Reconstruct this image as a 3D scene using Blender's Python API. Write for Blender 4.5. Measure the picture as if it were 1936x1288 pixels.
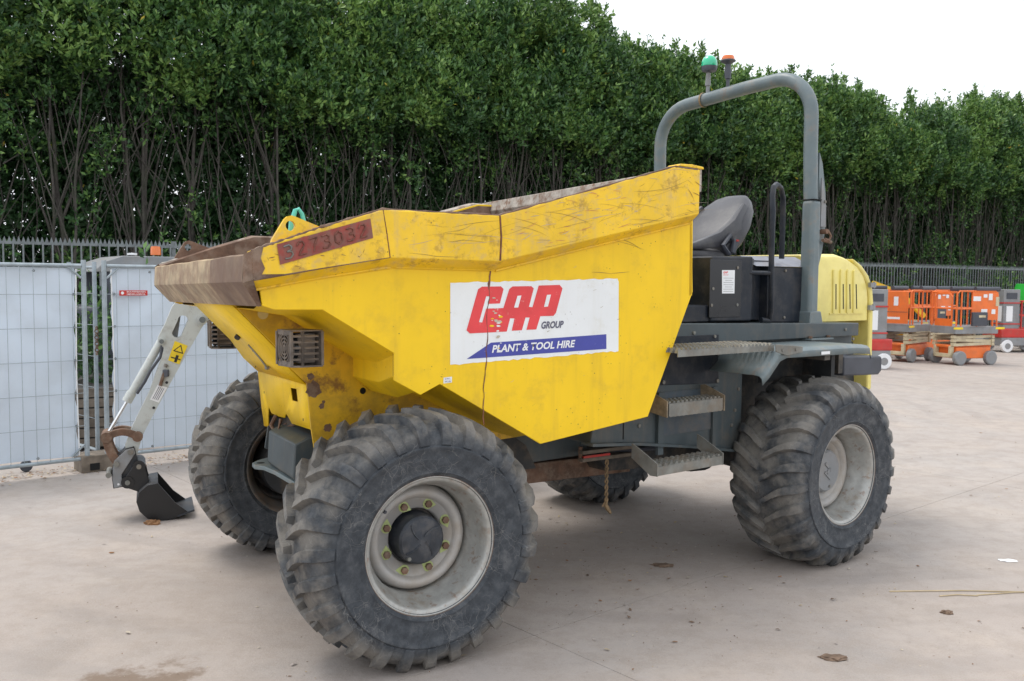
import bpy, bmesh, math, random
import numpy as np
from mathutils import Matrix, Vector, Quaternion
random.seed(7); rng = np.random.default_rng(7)
R = math.radians; PI = math.pi
sc = bpy.context.scene
for o in list(bpy.data.objects): bpy.data.objects.remove(o)
col = sc.collection

# ------------------------------------------------------------------ camera, sky, sun, exposure
cd = bpy.data.cameras.new('camera'); cam = bpy.data.objects.new('camera', cd); col.objects.link(cam)
cd.sensor_width = 36.0; cd.lens = 36.0 * 1734.9 / 1936.0; cd.clip_end = 3000; cd.clip_start = 0.05
pitch, roll = R(3.758), R(0.567)
F_ = Vector((0, math.cos(pitch), -math.sin(pitch))); R_ = Vector((1, 0, 0)); U_ = R_.cross(F_)
R2 = R_ * math.cos(roll) + U_ * math.sin(roll); U2 = -R_ * math.sin(roll) + U_ * math.cos(roll)
m = Matrix.Identity(4)
for i in range(3): m[i][0] = R2[i]; m[i][1] = U2[i]; m[i][2] = -F_[i]
m[2][3] = 1.739
cam.matrix_world = m
cd.dof.use_dof = True; cd.dof.focus_distance = 5.3; cd.dof.aperture_fstop = 7.0
sc.camera = cam

SUN_EL, SUN_AZ = R(66), R(-62)      # azimuth measured from +Y (away from the camera) clockwise
w = bpy.data.worlds.new('World'); sc.world = w; w.use_nodes = True
nt = w.node_tree; bg = nt.nodes['Background']; bg.inputs['Strength'].default_value = 0.10
sky = nt.nodes.new('ShaderNodeTexSky'); sky.sky_type = 'NISHITA'; sky.sun_disc = False
sky.sun_elevation = SUN_EL; sky.sun_rotation = SUN_AZ; sky.dust_density = 4.0; sky.air_density = 1.2
mx = nt.nodes.new('ShaderNodeMix'); mx.data_type = 'RGBA'; mx.inputs[0].default_value = 0.86
nt.links.new(sky.outputs[0], mx.inputs[6]); mx.inputs[7].default_value = (10.7, 11.1, 11.7, 1)   # even overcast layer
nt.links.new(mx.outputs[2], bg.inputs['Color'])
sd = bpy.data.lights.new('sun', 'SUN'); sun = bpy.data.objects.new('sun', sd); col.objects.link(sun)
sd.energy = 1.25; sd.angle = R(24); sd.color = (1, 0.96, 0.9)
sdir = Vector((math.sin(SUN_AZ) * math.cos(SUN_EL), math.cos(SUN_AZ) * math.cos(SUN_EL), math.sin(SUN_EL)))
sun.rotation_euler = sdir.to_track_quat('Z', 'Y').to_euler(); sun.location = (0, 0, 30)
sc.view_settings.view_transform = 'Standard'; sc.view_settings.look = 'None'
sc.view_settings.exposure = 0.50; sc.view_settings.gamma = 1.0; sc.view_settings.use_curve_mapping = False
sc.render.engine = 'CYCLES'

# ------------------------------------------------------------------ materials
def mat(name, c, rough=0.5, metal=0.0, mottle=0.15, mscale=4.0, dirt=None, damt=0.0, dscale=6.0, dthr=0.55, dsoft=0.12,
        streak=0.0, rust=0.0, rscale=9.0, bump=0.0, bscale=60.0, spec=0.5, coat=0.0, specks=0.0, emit=None, trans=0.0, alpha=None):
    M = bpy.data.materials.new(name); M.use_nodes = True; t = M.node_tree; N = t.nodes; L = t.links
    b = N['Principled BSDF']; b.inputs['Roughness'].default_value = rough; b.inputs['Metallic'].default_value = metal
    b.inputs['Specular IOR Level'].default_value = spec; b.inputs['Coat Weight'].default_value = coat
    if trans: b.inputs['Transmission Weight'].default_value = trans
    tc = N.new('ShaderNodeTexCoord'); co = tc.outputs['Object']
    def noise(scale, detail=5, vec=None, rg=0.6):
        n = N.new('ShaderNodeTexNoise'); n.inputs['Scale'].default_value = scale; n.inputs['Detail'].default_value = detail
        n.inputs['Roughness'].default_value = rg; L.new(vec or co, n.inputs['Vector']); return n.outputs['Fac']
    def ramp(fac, a, bb, v0=0.0, v1=1.0):
        r = N.new('ShaderNodeMapRange'); r.interpolation_type = 'SMOOTHSTEP'; r.inputs[1].default_value = a; r.inputs[2].default_value = bb
        r.inputs[3].default_value = v0; r.inputs[4].default_value = v1; L.new(fac, r.inputs[0]); return r.outputs[0]
    def mixc(f, a, bb):
        x = N.new('ShaderNodeMix'); x.data_type = 'RGBA'
        if isinstance(f, float): x.inputs[0].default_value = f
        else: L.new(f, x.inputs[0])
        for k, v in ((6, a), (7, bb)):
            if isinstance(v, tuple): x.inputs[k].default_value = (*v[:3], 1)
            else: L.new(v, x.inputs[k])
        return x.outputs[2]
    def mul(a, bb):
        x = N.new('ShaderNodeMath'); x.operation = 'MULTIPLY'; L.new(a, x.inputs[0])
        if isinstance(bb, float): x.inputs[1].default_value = bb
        else: L.new(bb, x.inputs[1])
        return x.outputs[0]
    c0 = tuple(min(1, v * (1 - mottle)) for v in c); c1 = tuple(min(1, v * (1 + mottle)) for v in c)
    out = mixc(ramp(noise(mscale), 0.3, 0.7), c0, c1)
    if streak:
        mp = N.new('ShaderNodeMapping'); mp.inputs['Scale'].default_value = (14, 14, 1.2); L.new(co, mp.inputs[0])
        out = mixc(mul(ramp(noise(1.0, 4, mp.outputs[0]), 0.5, 0.78), float(streak)), out, dirt or (0.12, 0.09, 0.06))
    if dirt and damt:
        out = mixc(mul(ramp(noise(dscale, 8, None, 0.68), dthr - dsoft, dthr + dsoft), float(damt)), out, dirt)
    rf = None
    if rust:
        rf = mul(ramp(noise(rscale, 10, None, 0.72), 0.60 - 0.06, 0.60 + 0.05), float(rust))
        out = mixc(rf, out, mixc(noise(40), (0.10, 0.035, 0.012), (0.26, 0.11, 0.04)))
    if specks:
        v = N.new('ShaderNodeTexVoronoi'); v.inputs['Scale'].default_value = 38; v.inputs['Randomness'].default_value = 1; L.new(co, v.inputs['Vector'])
        sp = mul(ramp(v.outputs['Distance'], 0.16, 0.05), ramp(noise(5.0), 0.48, 0.62))
        out = mixc(mul(sp, float(specks)), out, (0.09, 0.05, 0.02))
    L.new(out, b.inputs['Base Color'])
    rn = N.new('ShaderNodeMapRange'); rn.inputs[3].default_value = max(0.05, rough - 0.12); rn.inputs[4].default_value = min(1, rough + 0.15)
    L.new(noise(mscale * 3), rn.inputs[0]); L.new(rn.outputs[0], b.inputs['Roughness'])
    if bump:
        bp = N.new('ShaderNodeBump'); bp.inputs['Strength'].default_value = 0.6; bp.inputs['Distance'].default_value = bump
        L.new(noise(bscale, 6), bp.inputs['Height']); L.new(bp.outputs[0], b.inputs['Normal'])
    if emit: b.inputs['Emission Color'].default_value = (*emit, 1); b.inputs['Emission Strength'].default_value = 1
    M['api'] = 0
    return M

MUD = (0.21, 0.16, 0.11)
YEL = mat('yellow_paint', (0.88, 0.572, 0.012), 0.42, mottle=0.05, mscale=2, dirt=(0.45, 0.28, 0.04), damt=0.30, dscale=7, dthr=0.62, streak=0.28, specks=0.9, bump=0.006, bscale=2.2, spec=0.35)
YELD = mat('dusty_yellow_paint', (0.72, 0.44, 0.014), 0.5, mottle=0.14, mscale=3, dirt=(0.20, 0.12, 0.03), damt=0.5, dscale=4, dthr=0.56, rust=0.8, rscale=3.2, streak=0.25, specks=0.6)
YELB = mat('scratched_yellow_paint', (0.85, 0.535, 0.016), 0.45, mottle=0.08, mscale=5, dirt=(0.46, 0.34, 0.20), damt=0.55, dscale=16, dthr=0.61, rust=0.40, rscale=13, streak=0.35, specks=1.0, bump=0.002, bscale=9)
HOOD = mat('pale_yellow_hood', (0.80, 0.68, 0.20), 0.4, mottle=0.04, dirt=(0.4, 0.3, 0.1), damt=0.2)
LIP = mat('worn_bare_lip_steel', (0.46, 0.35, 0.21), 0.5, 0.15, mottle=0.25, mscale=9, dirt=(0.22, 0.12, 0.065), damt=0.75, dscale=7, dthr=0.50, streak=0.7, rust=0.5, rscale=5, bump=0.003, bscale=8)
LIPB = mat('browned_lip_steel', (0.24, 0.16, 0.10), 0.55, 0.15, mottle=0.25, mscale=6, dirt=(0.14, 0.07, 0.04), damt=0.7, dscale=5, dthr=0.5, streak=0.5, bump=0.003, bscale=8)
RUST = mat('rusty_steel', (0.15, 0.085, 0.055), 0.75, 0.1, mottle=0.35, mscale=9, dirt=(0.32, 0.25, 0.19), damt=0.5, dscale=12, bump=0.004, bscale=30)
INNER = mat('scoured_skip_interior', (0.42, 0.38, 0.33), 0.6, 0.2, mottle=0.25, mscale=8, dirt=(0.17, 0.09, 0.05), damt=0.9, dscale=13, dthr=0.55, rust=0.8, rscale=14, bump=0.003, bscale=22)
GREY = mat('dark_blue_grey_paint', (0.058, 0.074, 0.080), 0.5, mottle=0.15, mscale=3, dirt=MUD, damt=0.30, dscale=5, dthr=0.6, streak=0.25, specks=0.3)
GREYL = mat('worn_grey_tube_paint', (0.135, 0.172, 0.182), 0.42, mottle=0.1, mscale=5, dirt=(0.3, 0.27, 0.22), damt=0.3, dscale=9, rust=0.25)
DARK = mat('dark_underbody', (0.030, 0.032, 0.034), 0.7, mottle=0.3, dirt=MUD, damt=0.4, dscale=7)
BLK = mat('black_panel', (0.014, 0.019, 0.028), 0.42, spec=0.28, mottle=0.2, mscale=4, dirt=(0.12, 0.10, 0.08), damt=0.25, dscale=8, streak=0.15, specks=0.3)
SLOT = mat('black_void', (0.006, 0.006, 0.006), 0.9)
SEAT = mat('grey_black_vinyl', (0.050, 0.050, 0.058), 0.42, mottle=0.15, dirt=(0.25, 0.24, 0.22), damt=0.25, bump=0.001, bscale=200)
GALV = mat('dusty_galvanised_steel', (0.22, 0.22, 0.20), 0.55, 0.35, mottle=0.2, mscale=10, dirt=MUD, damt=0.6, dscale=7, rust=0.2)
RIM = mat('silver_rim_paint', (0.37, 0.36, 0.345), 0.45, 0.15, mottle=0.1, dirt=(0.30, 0.24, 0.17), damt=0.5, dscale=5)
RIMIN = mat('chipped_rim_barrel', (0.37, 0.37, 0.35), 0.34, 0.35, mottle=0.12, mscale=22, dirt=(0.26, 0.19, 0.12), damt=0.6, dscale=9, dthr=0.62, rust=0.5, rscale=26)
RIMD = mat('dark_rim_inside', (0.10, 0.095, 0.09), 0.7, 0.1, mottle=0.3, mscale=10, dirt=(0.16, 0.10, 0.06), damt=0.7, dscale=9)  # darker brown-grey rim tone for the right-hand wheels
HUB = mat('dusty_black_hub', (0.028, 0.034, 0.044), 0.5, mottle=0.35, mscale=12, dirt=(0.2, 0.18, 0.16), damt=0.25, dscale=14)
NUTY = mat('lime_nut_indicator', (0.36, 0.42, 0.17), 0.5)
WHT = mat('weathered_white_sticker', (0.78, 0.80, 0.80), 0.4, mottle=0.03, dirt=(0.45, 0.38, 0.2), damt=0.25, dscale=10, dthr=0.64, specks=0.5, streak=0.12)
REDP = mat('faded_red_print', (0.72, 0.055, 0.06), 0.4, mottle=0.08, mscale=8, dirt=(0.78, 0.55, 0.5), damt=0.5, dscale=30, dthr=0.66, dsoft=0.04)
BLUP = mat('blue_print', (0.055, 0.065, 0.33), 0.4, mottle=0.08, dirt=(0.6, 0.6, 0.65), damt=0.5, dscale=28, dthr=0.68, dsoft=0.04)
WHP = mat('white_print', (0.78, 0.79, 0.80), 0.4, mottle=0.02)
GRYP = mat('grey_print', (0.12, 0.12, 0.17), 0.5)
REDPL = mat('red_number_paint', (0.27, 0.045, 0.032), 0.6, mottle=0.25, mscale=14, dirt=(0.20, 0.10, 0.075), damt=0.8, dscale=18, dthr=0.5)
WELD = mat('weld_bead_steel', (0.17, 0.06, 0.04), 0.5, 0.2, mottle=0.4, mscale=30)
TEAL = mat('teal_paint', (0.10, 0.52, 0.42), 0.45, mottle=0.1, dirt=MUD, damt=0.3)
RED = mat('red_paint', (0.52, 0.03, 0.025), 0.4, mottle=0.1, dirt=MUD, damt=0.2)
ORG = mat('orange_paint', (0.80, 0.17, 0.03), 0.45, mottle=0.08, dirt=(0.3, 0.15, 0.08), damt=0.2)
CREAM = mat('cream_paint', (0.58, 0.50, 0.33), 0.5, mottle=0.1, dirt=MUD, damt=0.4)
PGREY = mat('mid_grey_paint', (0.24, 0.25, 0.26), 0.5, mottle=0.12, dirt=MUD, damt=0.3)
CHAR = mat('charcoal_plastic', (0.06, 0.065, 0.08), 0.5)
GRN = mat('bright_green_paint', (0.03, 0.42, 0.05), 0.45, mottle=0.1)
EXW = mat('off_white_machine_paint', (0.52, 0.55, 0.53), 0.4, mottle=0.05, dirt=(0.25, 0.22, 0.18), damt=0.5, dscale=9, dthr=0.62, specks=0.5, rust=0.2, rscale=16)
CHR = mat('chrome_rod', (0.75, 0.75, 0.75), 0.15, 1.0)
STL = mat('dark_bucket_steel', (0.035, 0.04, 0.048), 0.42, 0.4, mottle=0.3, dirt=(0.2, 0.17, 0.14), damt=0.3)
BKT = mat('black_bucket_paint', (0.012, 0.012, 0.013), 0.35)
YST = mat('yellow_warning_sticker', (0.85, 0.62, 0.02), 0.4)
BEAG = mat('green_beacon_lens', (0.03, 0.50, 0.27), 0.15, mottle=0.05, coat=0.5)
BEAO = mat('orange_beacon_lens', (0.72, 0.16, 0.02), 0.2, mottle=0.05, coat=0.5)
FGALV = mat('galvanised_fence_steel', (0.33, 0.38, 0.41), 0.45, 0.35, mottle=0.15, mscale=12)
PALG = mat('weathered_palisade_steel', (0.17, 0.19, 0.195), 0.55, 0.3, mottle=0.2, mscale=6)
TARP = mat('white_pvc_sheet', (0.60, 0.675, 0.76), 0.5, mottle=0.04, mscale=1.5, dirt=(0.42, 0.45, 0.46), damt=0.2, dscale=2.5, bump=0.008, bscale=3)
WOOD = mat('old_timber', (0.17, 0.14, 0.11), 0.85, mottle=0.3, mscale=8, bump=0.004, bscale=20)
ROPE = mat('dirty_rope', (0.26, 0.18, 0.10), 0.9, mottle=0.3, mscale=30)
BARK = mat('grey_brown_bark', (0.066, 0.058, 0.052), 0.9, mottle=0.35, mscale=5, dirt=(0.06, 0.075, 0.04), damt=0.5, dscale=3, bump=0.006, bscale=25)
SOIL = mat('dark_leaf_litter_soil', (0.075, 0.06, 0.042), 0.95, mottle=0.4, mscale=1.5, bump=0.02, bscale=8)
CLOD = mat('brown_mud', (0.17, 0.115, 0.08), 0.95, mottle=0.3, mscale=20, bump=0.004, bscale=60)
STRAW = mat('dry_straw', (0.50, 0.40, 0.25), 0.9, mottle=0.2)
LEAFD = mat('dead_leaf', (0.25, 0.13, 0.06), 0.85, mottle=0.3, mscale=30)
SCRD = mat('dark_scratch', (0.27, 0.18, 0.05), 0.7); SCRG = mat('grey_scratch', (0.48, 0.42, 0.33), 0.6); SCRR = mat('reddish_scrape', (0.55, 0.20, 0.10), 0.6)
GLASS = mat('dark_glass', (0.02, 0.025, 0.03), 0.08)

def tyre_mat():
    M = bpy.data.materials.new('dusty_tyre_rubber'); M.use_nodes = True; t = M.node_tree; N = t.nodes; L = t.links; b = N['Principled BSDF']
    tc = N.new('ShaderNodeTexCoord'); co = tc.outputs['Object']
    sp = N.new('ShaderNodeSeparateXYZ'); L.new(co, sp.inputs[0])
    cb = N.new('ShaderNodeCombineXYZ'); L.new(sp.outputs[0], cb.inputs[0]); L.new(sp.outputs[2], cb.inputs[2])
    ln = N.new('ShaderNodeVectorMath'); ln.operation = 'LENGTH'; L.new(cb.outputs[0], ln.inputs[0]); rad = ln.outputs['Value']
    def noise(s, d=6, rg=0.6, dist=0.0):
        n = N.new('ShaderNodeTexNoise'); n.inputs['Scale'].default_value = s; n.inputs['Detail'].default_value = d; n.inputs['Roughness'].default_value = rg
        n.inputs['Distortion'].default_value = dist; L.new(co, n.inputs['Vector']); return n
    def rmp(f, a, bb, v0=0., v1=1.):
        r = N.new('ShaderNodeMapRange'); r.interpolation_type = 'SMOOTHSTEP'
        for i, v in zip((1, 2, 3, 4), (a, bb, v0, v1)): r.inputs[i].default_value = v
        L.new(f, r.inputs[0]); return r.outputs[0]
    def op(o, a, bb):
        x = N.new('ShaderNodeMath'); x.operation = o
        for i, v in ((0, a), (1, bb)):
            if isinstance(v, float): x.inputs[i].default_value = v
            else: L.new(v, x.inputs[i])
        return x.outputs[0]
    def mixc(f, a, bb):
        x = N.new('ShaderNodeMix'); x.data_type = 'RGBA'
        if isinstance(f, float): x.inputs[0].default_value = f
        else: L.new(f, x.inputs[0])
        for k, v in ((6, a), (7, bb)):
            if isinstance(v, tuple): x.inputs[k].default_value = (*v, 1)
            else: L.new(v, x.inputs[k])
        return x.outputs[2]
    base = mixc(rmp(noise(16, 8, 0.7).outputs['Fac'], 0.35, 0.68), (0.026, 0.031, 0.038), (0.056, 0.064, 0.074))
    # dried mud keeps to the tread and shoulder
    tread = rmp(rad, 0.455, 0.525)
    mudn = rmp(noise(5, 8, 0.65).outputs['Fac'], 0.34, 0.60)
    mud = op('MULTIPLY', op('MULTIPLY', tread, mudn), 0.82)
    c = mixc(mud, base, mixc(noise(14).outputs['Fac'], (0.145, 0.132, 0.114), (0.27, 0.25, 0.22)))
    # thin pale scuffs and cobweb-like scratches
    dn = noise(3, 4); mixv = N.new('ShaderNodeMix'); mixv.data_type = 'VECTOR'; mixv.inputs[0].default_value = 0.22
    L.new(co, mixv.inputs[4]); L.new(dn.outputs['Color'], mixv.inputs[5])
    for s, wd, am in ((5, 0.006, 0.40), (11, 0.010, 0.32), (24, 0.02, 0.25)):
        v = N.new('ShaderNodeTexVoronoi'); v.feature = 'DISTANCE_TO_EDGE'; v.inputs['Scale'].default_value = s; L.new(mixv.outputs[1], v.inputs['Vector'])
        ln2 = op('MULTIPLY', rmp(v.outputs['Distance'], wd, 0.0), rmp(noise(5, 3).outputs['Fac'], 0.40, 0.58))
        c = mixc(op('MULTIPLY', ln2, am), c, (0.32, 0.31, 0.29))
    side = op('MULTIPLY', rmp(noise(8, 9, 0.75).outputs['Fac'], 0.50, 0.72), 0.30)
    c = mixc(side, c, (0.17, 0.165, 0.16))
    L.new(c, b.inputs['Base Color'])
    L.new(rmp(noise(9).outputs['Fac'], 0.3, 0.7, 0.55, 0.85), b.inputs['Roughness'])
    bp = N.new('ShaderNodeBump'); bp.inputs['Strength'].default_value = 0.5; bp.inputs['Distance'].default_value = 0.004
    L.new(noise(45, 8, 0.7).outputs['Fac'], bp.inputs['Height']); L.new(bp.outputs[0], b.inputs['Normal'])
    return M
TYRE = tyre_mat()

def concrete_mat():
    M = bpy.data.materials.new('stained_yard_concrete'); M.use_nodes = True; t = M.node_tree; N = t.nodes; L = t.links; b = N['Principled BSDF']
    tc = N.new('ShaderNodeTexCoord'); co = tc.outputs['Object']
    def noise(s, d=6, rg=0.6, vec=None, dist=0.):
        n = N.new('ShaderNodeTexNoise'); n.inputs['Scale'].default_value = s; n.inputs['Detail'].default_value = d; n.inputs['Roughness'].default_value = rg
        n.inputs['Distortion'].default_value = dist
        L.new(vec or co, n.inputs['Vector']); return n.outputs['Fac']
    def rmp(f, a, bb, v0=0., v1=1.):
        r = N.new('ShaderNodeMapRange'); r.interpolation_type = 'SMOOTHSTEP'
        for i, v in zip((1, 2, 3, 4), (a, bb, v0, v1)): r.inputs[i].default_value = v
        L.new(f, r.inputs[0]); return r.outputs[0]
    def mixc(f, a, bb):
        x = N.new('ShaderNodeMix'); x.data_type = 'RGBA'
        if isinstance(f, float): x.inputs[0].default_value = f
        else: L.new(f, x.inputs[0])
        for k, v in ((6, a), (7, bb)):
            if isinstance(v, tuple): x.inputs[k].default_value = (*v, 1)
            else: L.new(v, x.inputs[k])
        return x.outputs[2]
    def mul(a, k):
        x = N.new('ShaderNodeMath'); x.operation = 'MULTIPLY'; L.new(a, x.inputs[0])
        if isinstance(k, float): x.inputs[1].default_value = k
        else: L.new(k, x.inputs[1])
        return x.outputs[0]
    c = mixc(rmp(noise(0.35, 4), 0.3, 0.7), (0.365, 0.312, 0.280), (0.402, 0.364, 0.340))
    c = mixc(mul(rmp(noise(1.1, 7, 0.65), 0.45, 0.72), 0.6), c, (0.46, 0.385, 0.325))       # ochre dust
    c = mixc(mul(rmp(noise(0.8, 8, 0.7, None, 0.6), 0.50, 0.72), 0.6), c, (0.270, 0.250, 0.238))   # grey wheel-worn patches
    mp = N.new('ShaderNodeMapping'); mp.inputs['Scale'].default_value = (0.5, 5, 1); mp.inputs['Rotation'].default_value = (0, 0, R(-12)); L.new(co, mp.inputs[0])
    c = mixc(mul(rmp(noise(1.0, 5, 0.6, mp.outputs[0]), 0.55, 0.75), 0.22), c, (0.22, 0.18, 0.15))   # tyre streaks
    c = mixc(mul(rmp(noise(38, 4, 0.7), 0.62, 0.72), 0.55), c, (0.17, 0.13, 0.10))        # grit
    c = mixc(mul(rmp(noise(90, 2), 0.66, 0.74), 0.5), c, (0.55, 0.52, 0.48))
    c = mixc(mul(rmp(noise(5, 12, 0.78), 0.42, 0.62), 0.42), c, (0.28, 0.235, 0.20))
    c = mixc(mul(rmp(noise(130, 3, 0.8), 0.35, 0.65), 0.30), c, (0.50, 0.45, 0.40))
    wv = N.new('ShaderNodeTexWave'); wv.wave_type = 'RINGS'; wv.rings_direction = 'Z'; wv.inputs['Scale'].default_value = 0.55; wv.inputs['Distortion'].default_value = 1.6; wv.inputs['Detail'].default_value = 4
    mw = N.new('ShaderNodeMapping'); mw.inputs['Location'].default_value = (-1.0, -13.5, 0); L.new(co, mw.inputs[0]); L.new(mw.outputs[0], wv.inputs['Vector'])
    c = mixc(mul(mul(rmp(wv.outputs['Fac'], 0.70, 0.92), rmp(noise(0.6, 5), 0.45, 0.62)), 0.28), c, (0.27, 0.24, 0.22))
    # one big muddy stain near the camera on the left
    vd = N.new('ShaderNodeVectorMath'); vd.operation = 'DISTANCE'; vd.inputs[1].default_value = (-1.55, 3.68, 0); L.new(co, vd.inputs[0])
    st = N.new('ShaderNodeMath'); st.operation = 'ADD'; L.new(vd.outputs['Value'], st.inputs[0]); L.new(noise(4, 7, 0.7), st.inputs[1])
    c = mixc(mul(rmp(st.outputs[0], 0.86, 0.70), 0.8), c, (0.19, 0.135, 0.095))
    c = mixc(mul(rmp(noise(14, 7, 0.75), 0.60, 0.72), 0.35), c, (0.25, 0.20, 0.16))
    L.new(c, b.inputs['Base Color']); L.new(rmp(noise(2.5), 0.3, 0.7, 0.72, 0.92), b.inputs['Roughness']); b.inputs['Specular IOR Level'].default_value = 0.25
    bp = N.new('ShaderNodeBump'); bp.inputs['Strength'].default_value = 0.5; bp.inputs['Distance'].default_value = 0.008
    L.new(noise(30, 9, 0.75), bp.inputs['Height']); L.new(bp.outputs[0], b.inputs['Normal'])
    return M
CONC = concrete_mat()

def leaf_mat():
    M = bpy.data.materials.new('glossy_evergreen_leaf'); M.use_nodes = True; t = M.node_tree; N = t.nodes; L = t.links; b = N['Principled BSDF']
    a = N.new('ShaderNodeAttribute'); a.attribute_name = 'leaf_tone'
    r = N.new('ShaderNodeValToRGB'); L.new(a.outputs['Fac'], r.inputs[0])
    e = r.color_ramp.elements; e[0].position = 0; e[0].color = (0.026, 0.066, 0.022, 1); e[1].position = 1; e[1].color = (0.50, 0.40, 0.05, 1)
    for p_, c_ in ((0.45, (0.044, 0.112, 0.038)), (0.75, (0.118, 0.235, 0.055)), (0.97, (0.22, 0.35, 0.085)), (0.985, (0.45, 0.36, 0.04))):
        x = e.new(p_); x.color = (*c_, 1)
    L.new(r.outputs[0], b.inputs['Base Color']); b.inputs['Roughness'].default_value = 0.42; b.inputs['Specular IOR Level'].default_value = 0.45
    tr = N.new('ShaderNodeBsdfTranslucent'); ad = N.new('ShaderNodeMixShader'); ad.inputs[0].default_value = 0.16
    L.new(r.outputs[0], tr.inputs[0]); L.new(b.outputs[0], ad.inputs[1]); L.new(tr.outputs[0], ad.inputs[2])
    L.new(ad.outputs[0], N['Material Output'].inputs['Surface'])
    return M
LEAF = leaf_mat()

# ------------------------------------------------------------------ geometry helpers
class B:
    def __init__(s): s.bm = bmesh.new(); s.m = []
    def _mi(s, mt):
        if mt is None: return 0
        if mt not in s.m: s.m.append(mt)
        return s.m.index(mt)
    def face(s, pts, mt=None):
        vs = [s.bm.verts.new(p) for p in pts]; f = s.bm.faces.new(vs); f.material_index = s._mi(mt); return s
    def grid(s, rows, closed=False, mt=None, capends=False):
        vr = [[s.bm.verts.new(p) for p in r] for r in rows]; k = s._mi(mt)
        for i in range(len(vr) - 1):
            n = len(vr[i])
            for j in range(n if closed else n - 1):
                a, b_, c, d = vr[i][j], vr[i][(j + 1) % n], vr[i + 1][(j + 1) % n], vr[i + 1][j]
                f = s.bm.faces.new((a, b_, c, d)); f.material_index = k
        if capends:
            s.bm.faces.new(vr[0][::-1]).material_index = k; s.bm.faces.new(vr[-1]).material_index = k
        return s
    def box(s, c, d, rot=None, mt=None, taper=1.0):
        c = Vector(c); M_ = rot if rot is not None else Matrix.Identity(3)
        P = []
        for z in (-1, 1):
            t = taper if z > 0 else 1
            for x, y in ((-1, -1), (1, -1), (1, 1), (-1, 1)): P.append(c + M_ @ Vector((x * d[0] / 2 * t, y * d[1] / 2 * t, z * d[2] / 2)))
        vs = [s.bm.verts.new(p) for p in P]; k = s._mi(mt)
        for q in ((3, 2, 1, 0), (4, 5, 6, 7), (0, 1, 5, 4), (1, 2, 6, 5), (2, 3, 7, 6), (3, 0, 4, 7)):
            s.bm.faces.new([vs[i] for i in q]).material_index = k
        return s
    def prism(s, poly, lo, hi, axis='y', mt=None):
        """poly in the other two axes (in xyz order), extruded from lo to hi"""
        def P(a, b_, t):
            return {'y': (a, t, b_), 'x': (t, a, b_), 'z': (a, b_, t)}[axis]
        A = [s.bm.verts.new(P(a, b_, lo)) for a, b_ in poly]; C = [s.bm.verts.new(P(a, b_, hi)) for a, b_ in poly]; k = s._mi(mt)
        n = len(poly)
        s.bm.faces.new(A).material_index = k; s.bm.faces.new(C[::-1]).material_index = k
        for i in range(n): s.bm.faces.new((A[(i + 1) % n], A[i], C[i], C[(i + 1) % n])).material_index = k
        return s
    def tube(s, path, r, n=10, mt=None, cap=True):
        path = [Vector(p) for p in path]; rr = r if isinstance(r, (list, tuple)) else [r] * len(path)
        t0 = (path[1] - path[0]).normalized(); u = t0.orthogonal().normalized(); rows = []
        for i, p in enumerate(path):
            t = ((path[min(i + 1, len(path) - 1)] - path[max(i - 1, 0)])).normalized()
            u = (u - t * u.dot(t)).normalized(); v = t.cross(u)
            rows.append([p + (u * math.cos(2 * PI * k / n) + v * math.sin(2 * PI * k / n)) * rr[i] for k in range(n)])
        return s.grid(rows, True, mt, cap)
    def lathe(s, prof, axis='y', c=(0, 0, 0), n=48, mt=None, cap=False, rot=None):
        """prof: (radius, position along axis)"""
        rows = []; c = Vector(c)
        for r, h in prof:
            row = []
            for k in range(n):
                a = 2 * PI * k / n; x, z = r * math.cos(a), r * math.sin(a)
                p = Vector({'y': (x, h, z), 'z': (x, z, h), 'x': (h, x, z)}[axis])
                row.append(c + (rot @ p if rot is not None else p))
            rows.append(row)
        return s.grid(rows, True, mt, cap)
    def build(s, name, mt, parent=None, smooth=True, bevel=0.0, seg=2, ang=32, recalc=True, kind=None):
        bm = s.bm
        if recalc: bmesh.ops.recalc_face_normals(bm, faces=bm.faces)
        if smooth:
            for f in bm.faces: f.smooth = True
            for e in bm.edges:
                if len(e.link_faces) == 2 and e.calc_face_angle(0) > R(ang): e.smooth = False
        me = bpy.data.meshes.new(name); bm.to_mesh(me); bm.free()
        if s.m:
            for x in s.m: me.materials.append(x)
        else: me.materials.append(mt)
        o = bpy.data.objects.new(name, me); col.objects.link(o)
        if parent is not None: o.parent = parent
        if bevel:
            md = o.modifiers.new('bevel', 'BEVEL'); md.width = bevel; md.segments = seg; md.limit_method = 'ANGLE'; md.angle_limit = R(35); md.harden_normals = False
        if kind: o['kind'] = kind
        return o
def empty(name, loc, rz=0, label=None, cat=None, group=None):
    o = bpy.data.objects.new(name, None); col.objects.link(o); o.location = loc; o.rotation_euler = (0, 0, rz); o.empty_display_size = 0.2
    return tag(o, label, cat, group)
def tag(o, label=None, cat=None, group=None, kind=None):
    for k, v in (('label', label), ('category', cat), ('group', group), ('kind', kind)):
        if v: o[k] = v
    return o
def rep(me_obj, n_name, parent, loc=(0, 0, 0), rot=(0, 0, 0)):
    c = me_obj.copy(); c.name = n_name; col.objects.link(c); c.parent = parent; c.location = loc; c.rotation_euler = rot
    return c
def rotz(a): return Matrix.Rotation(a, 3, 'Z')
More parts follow.
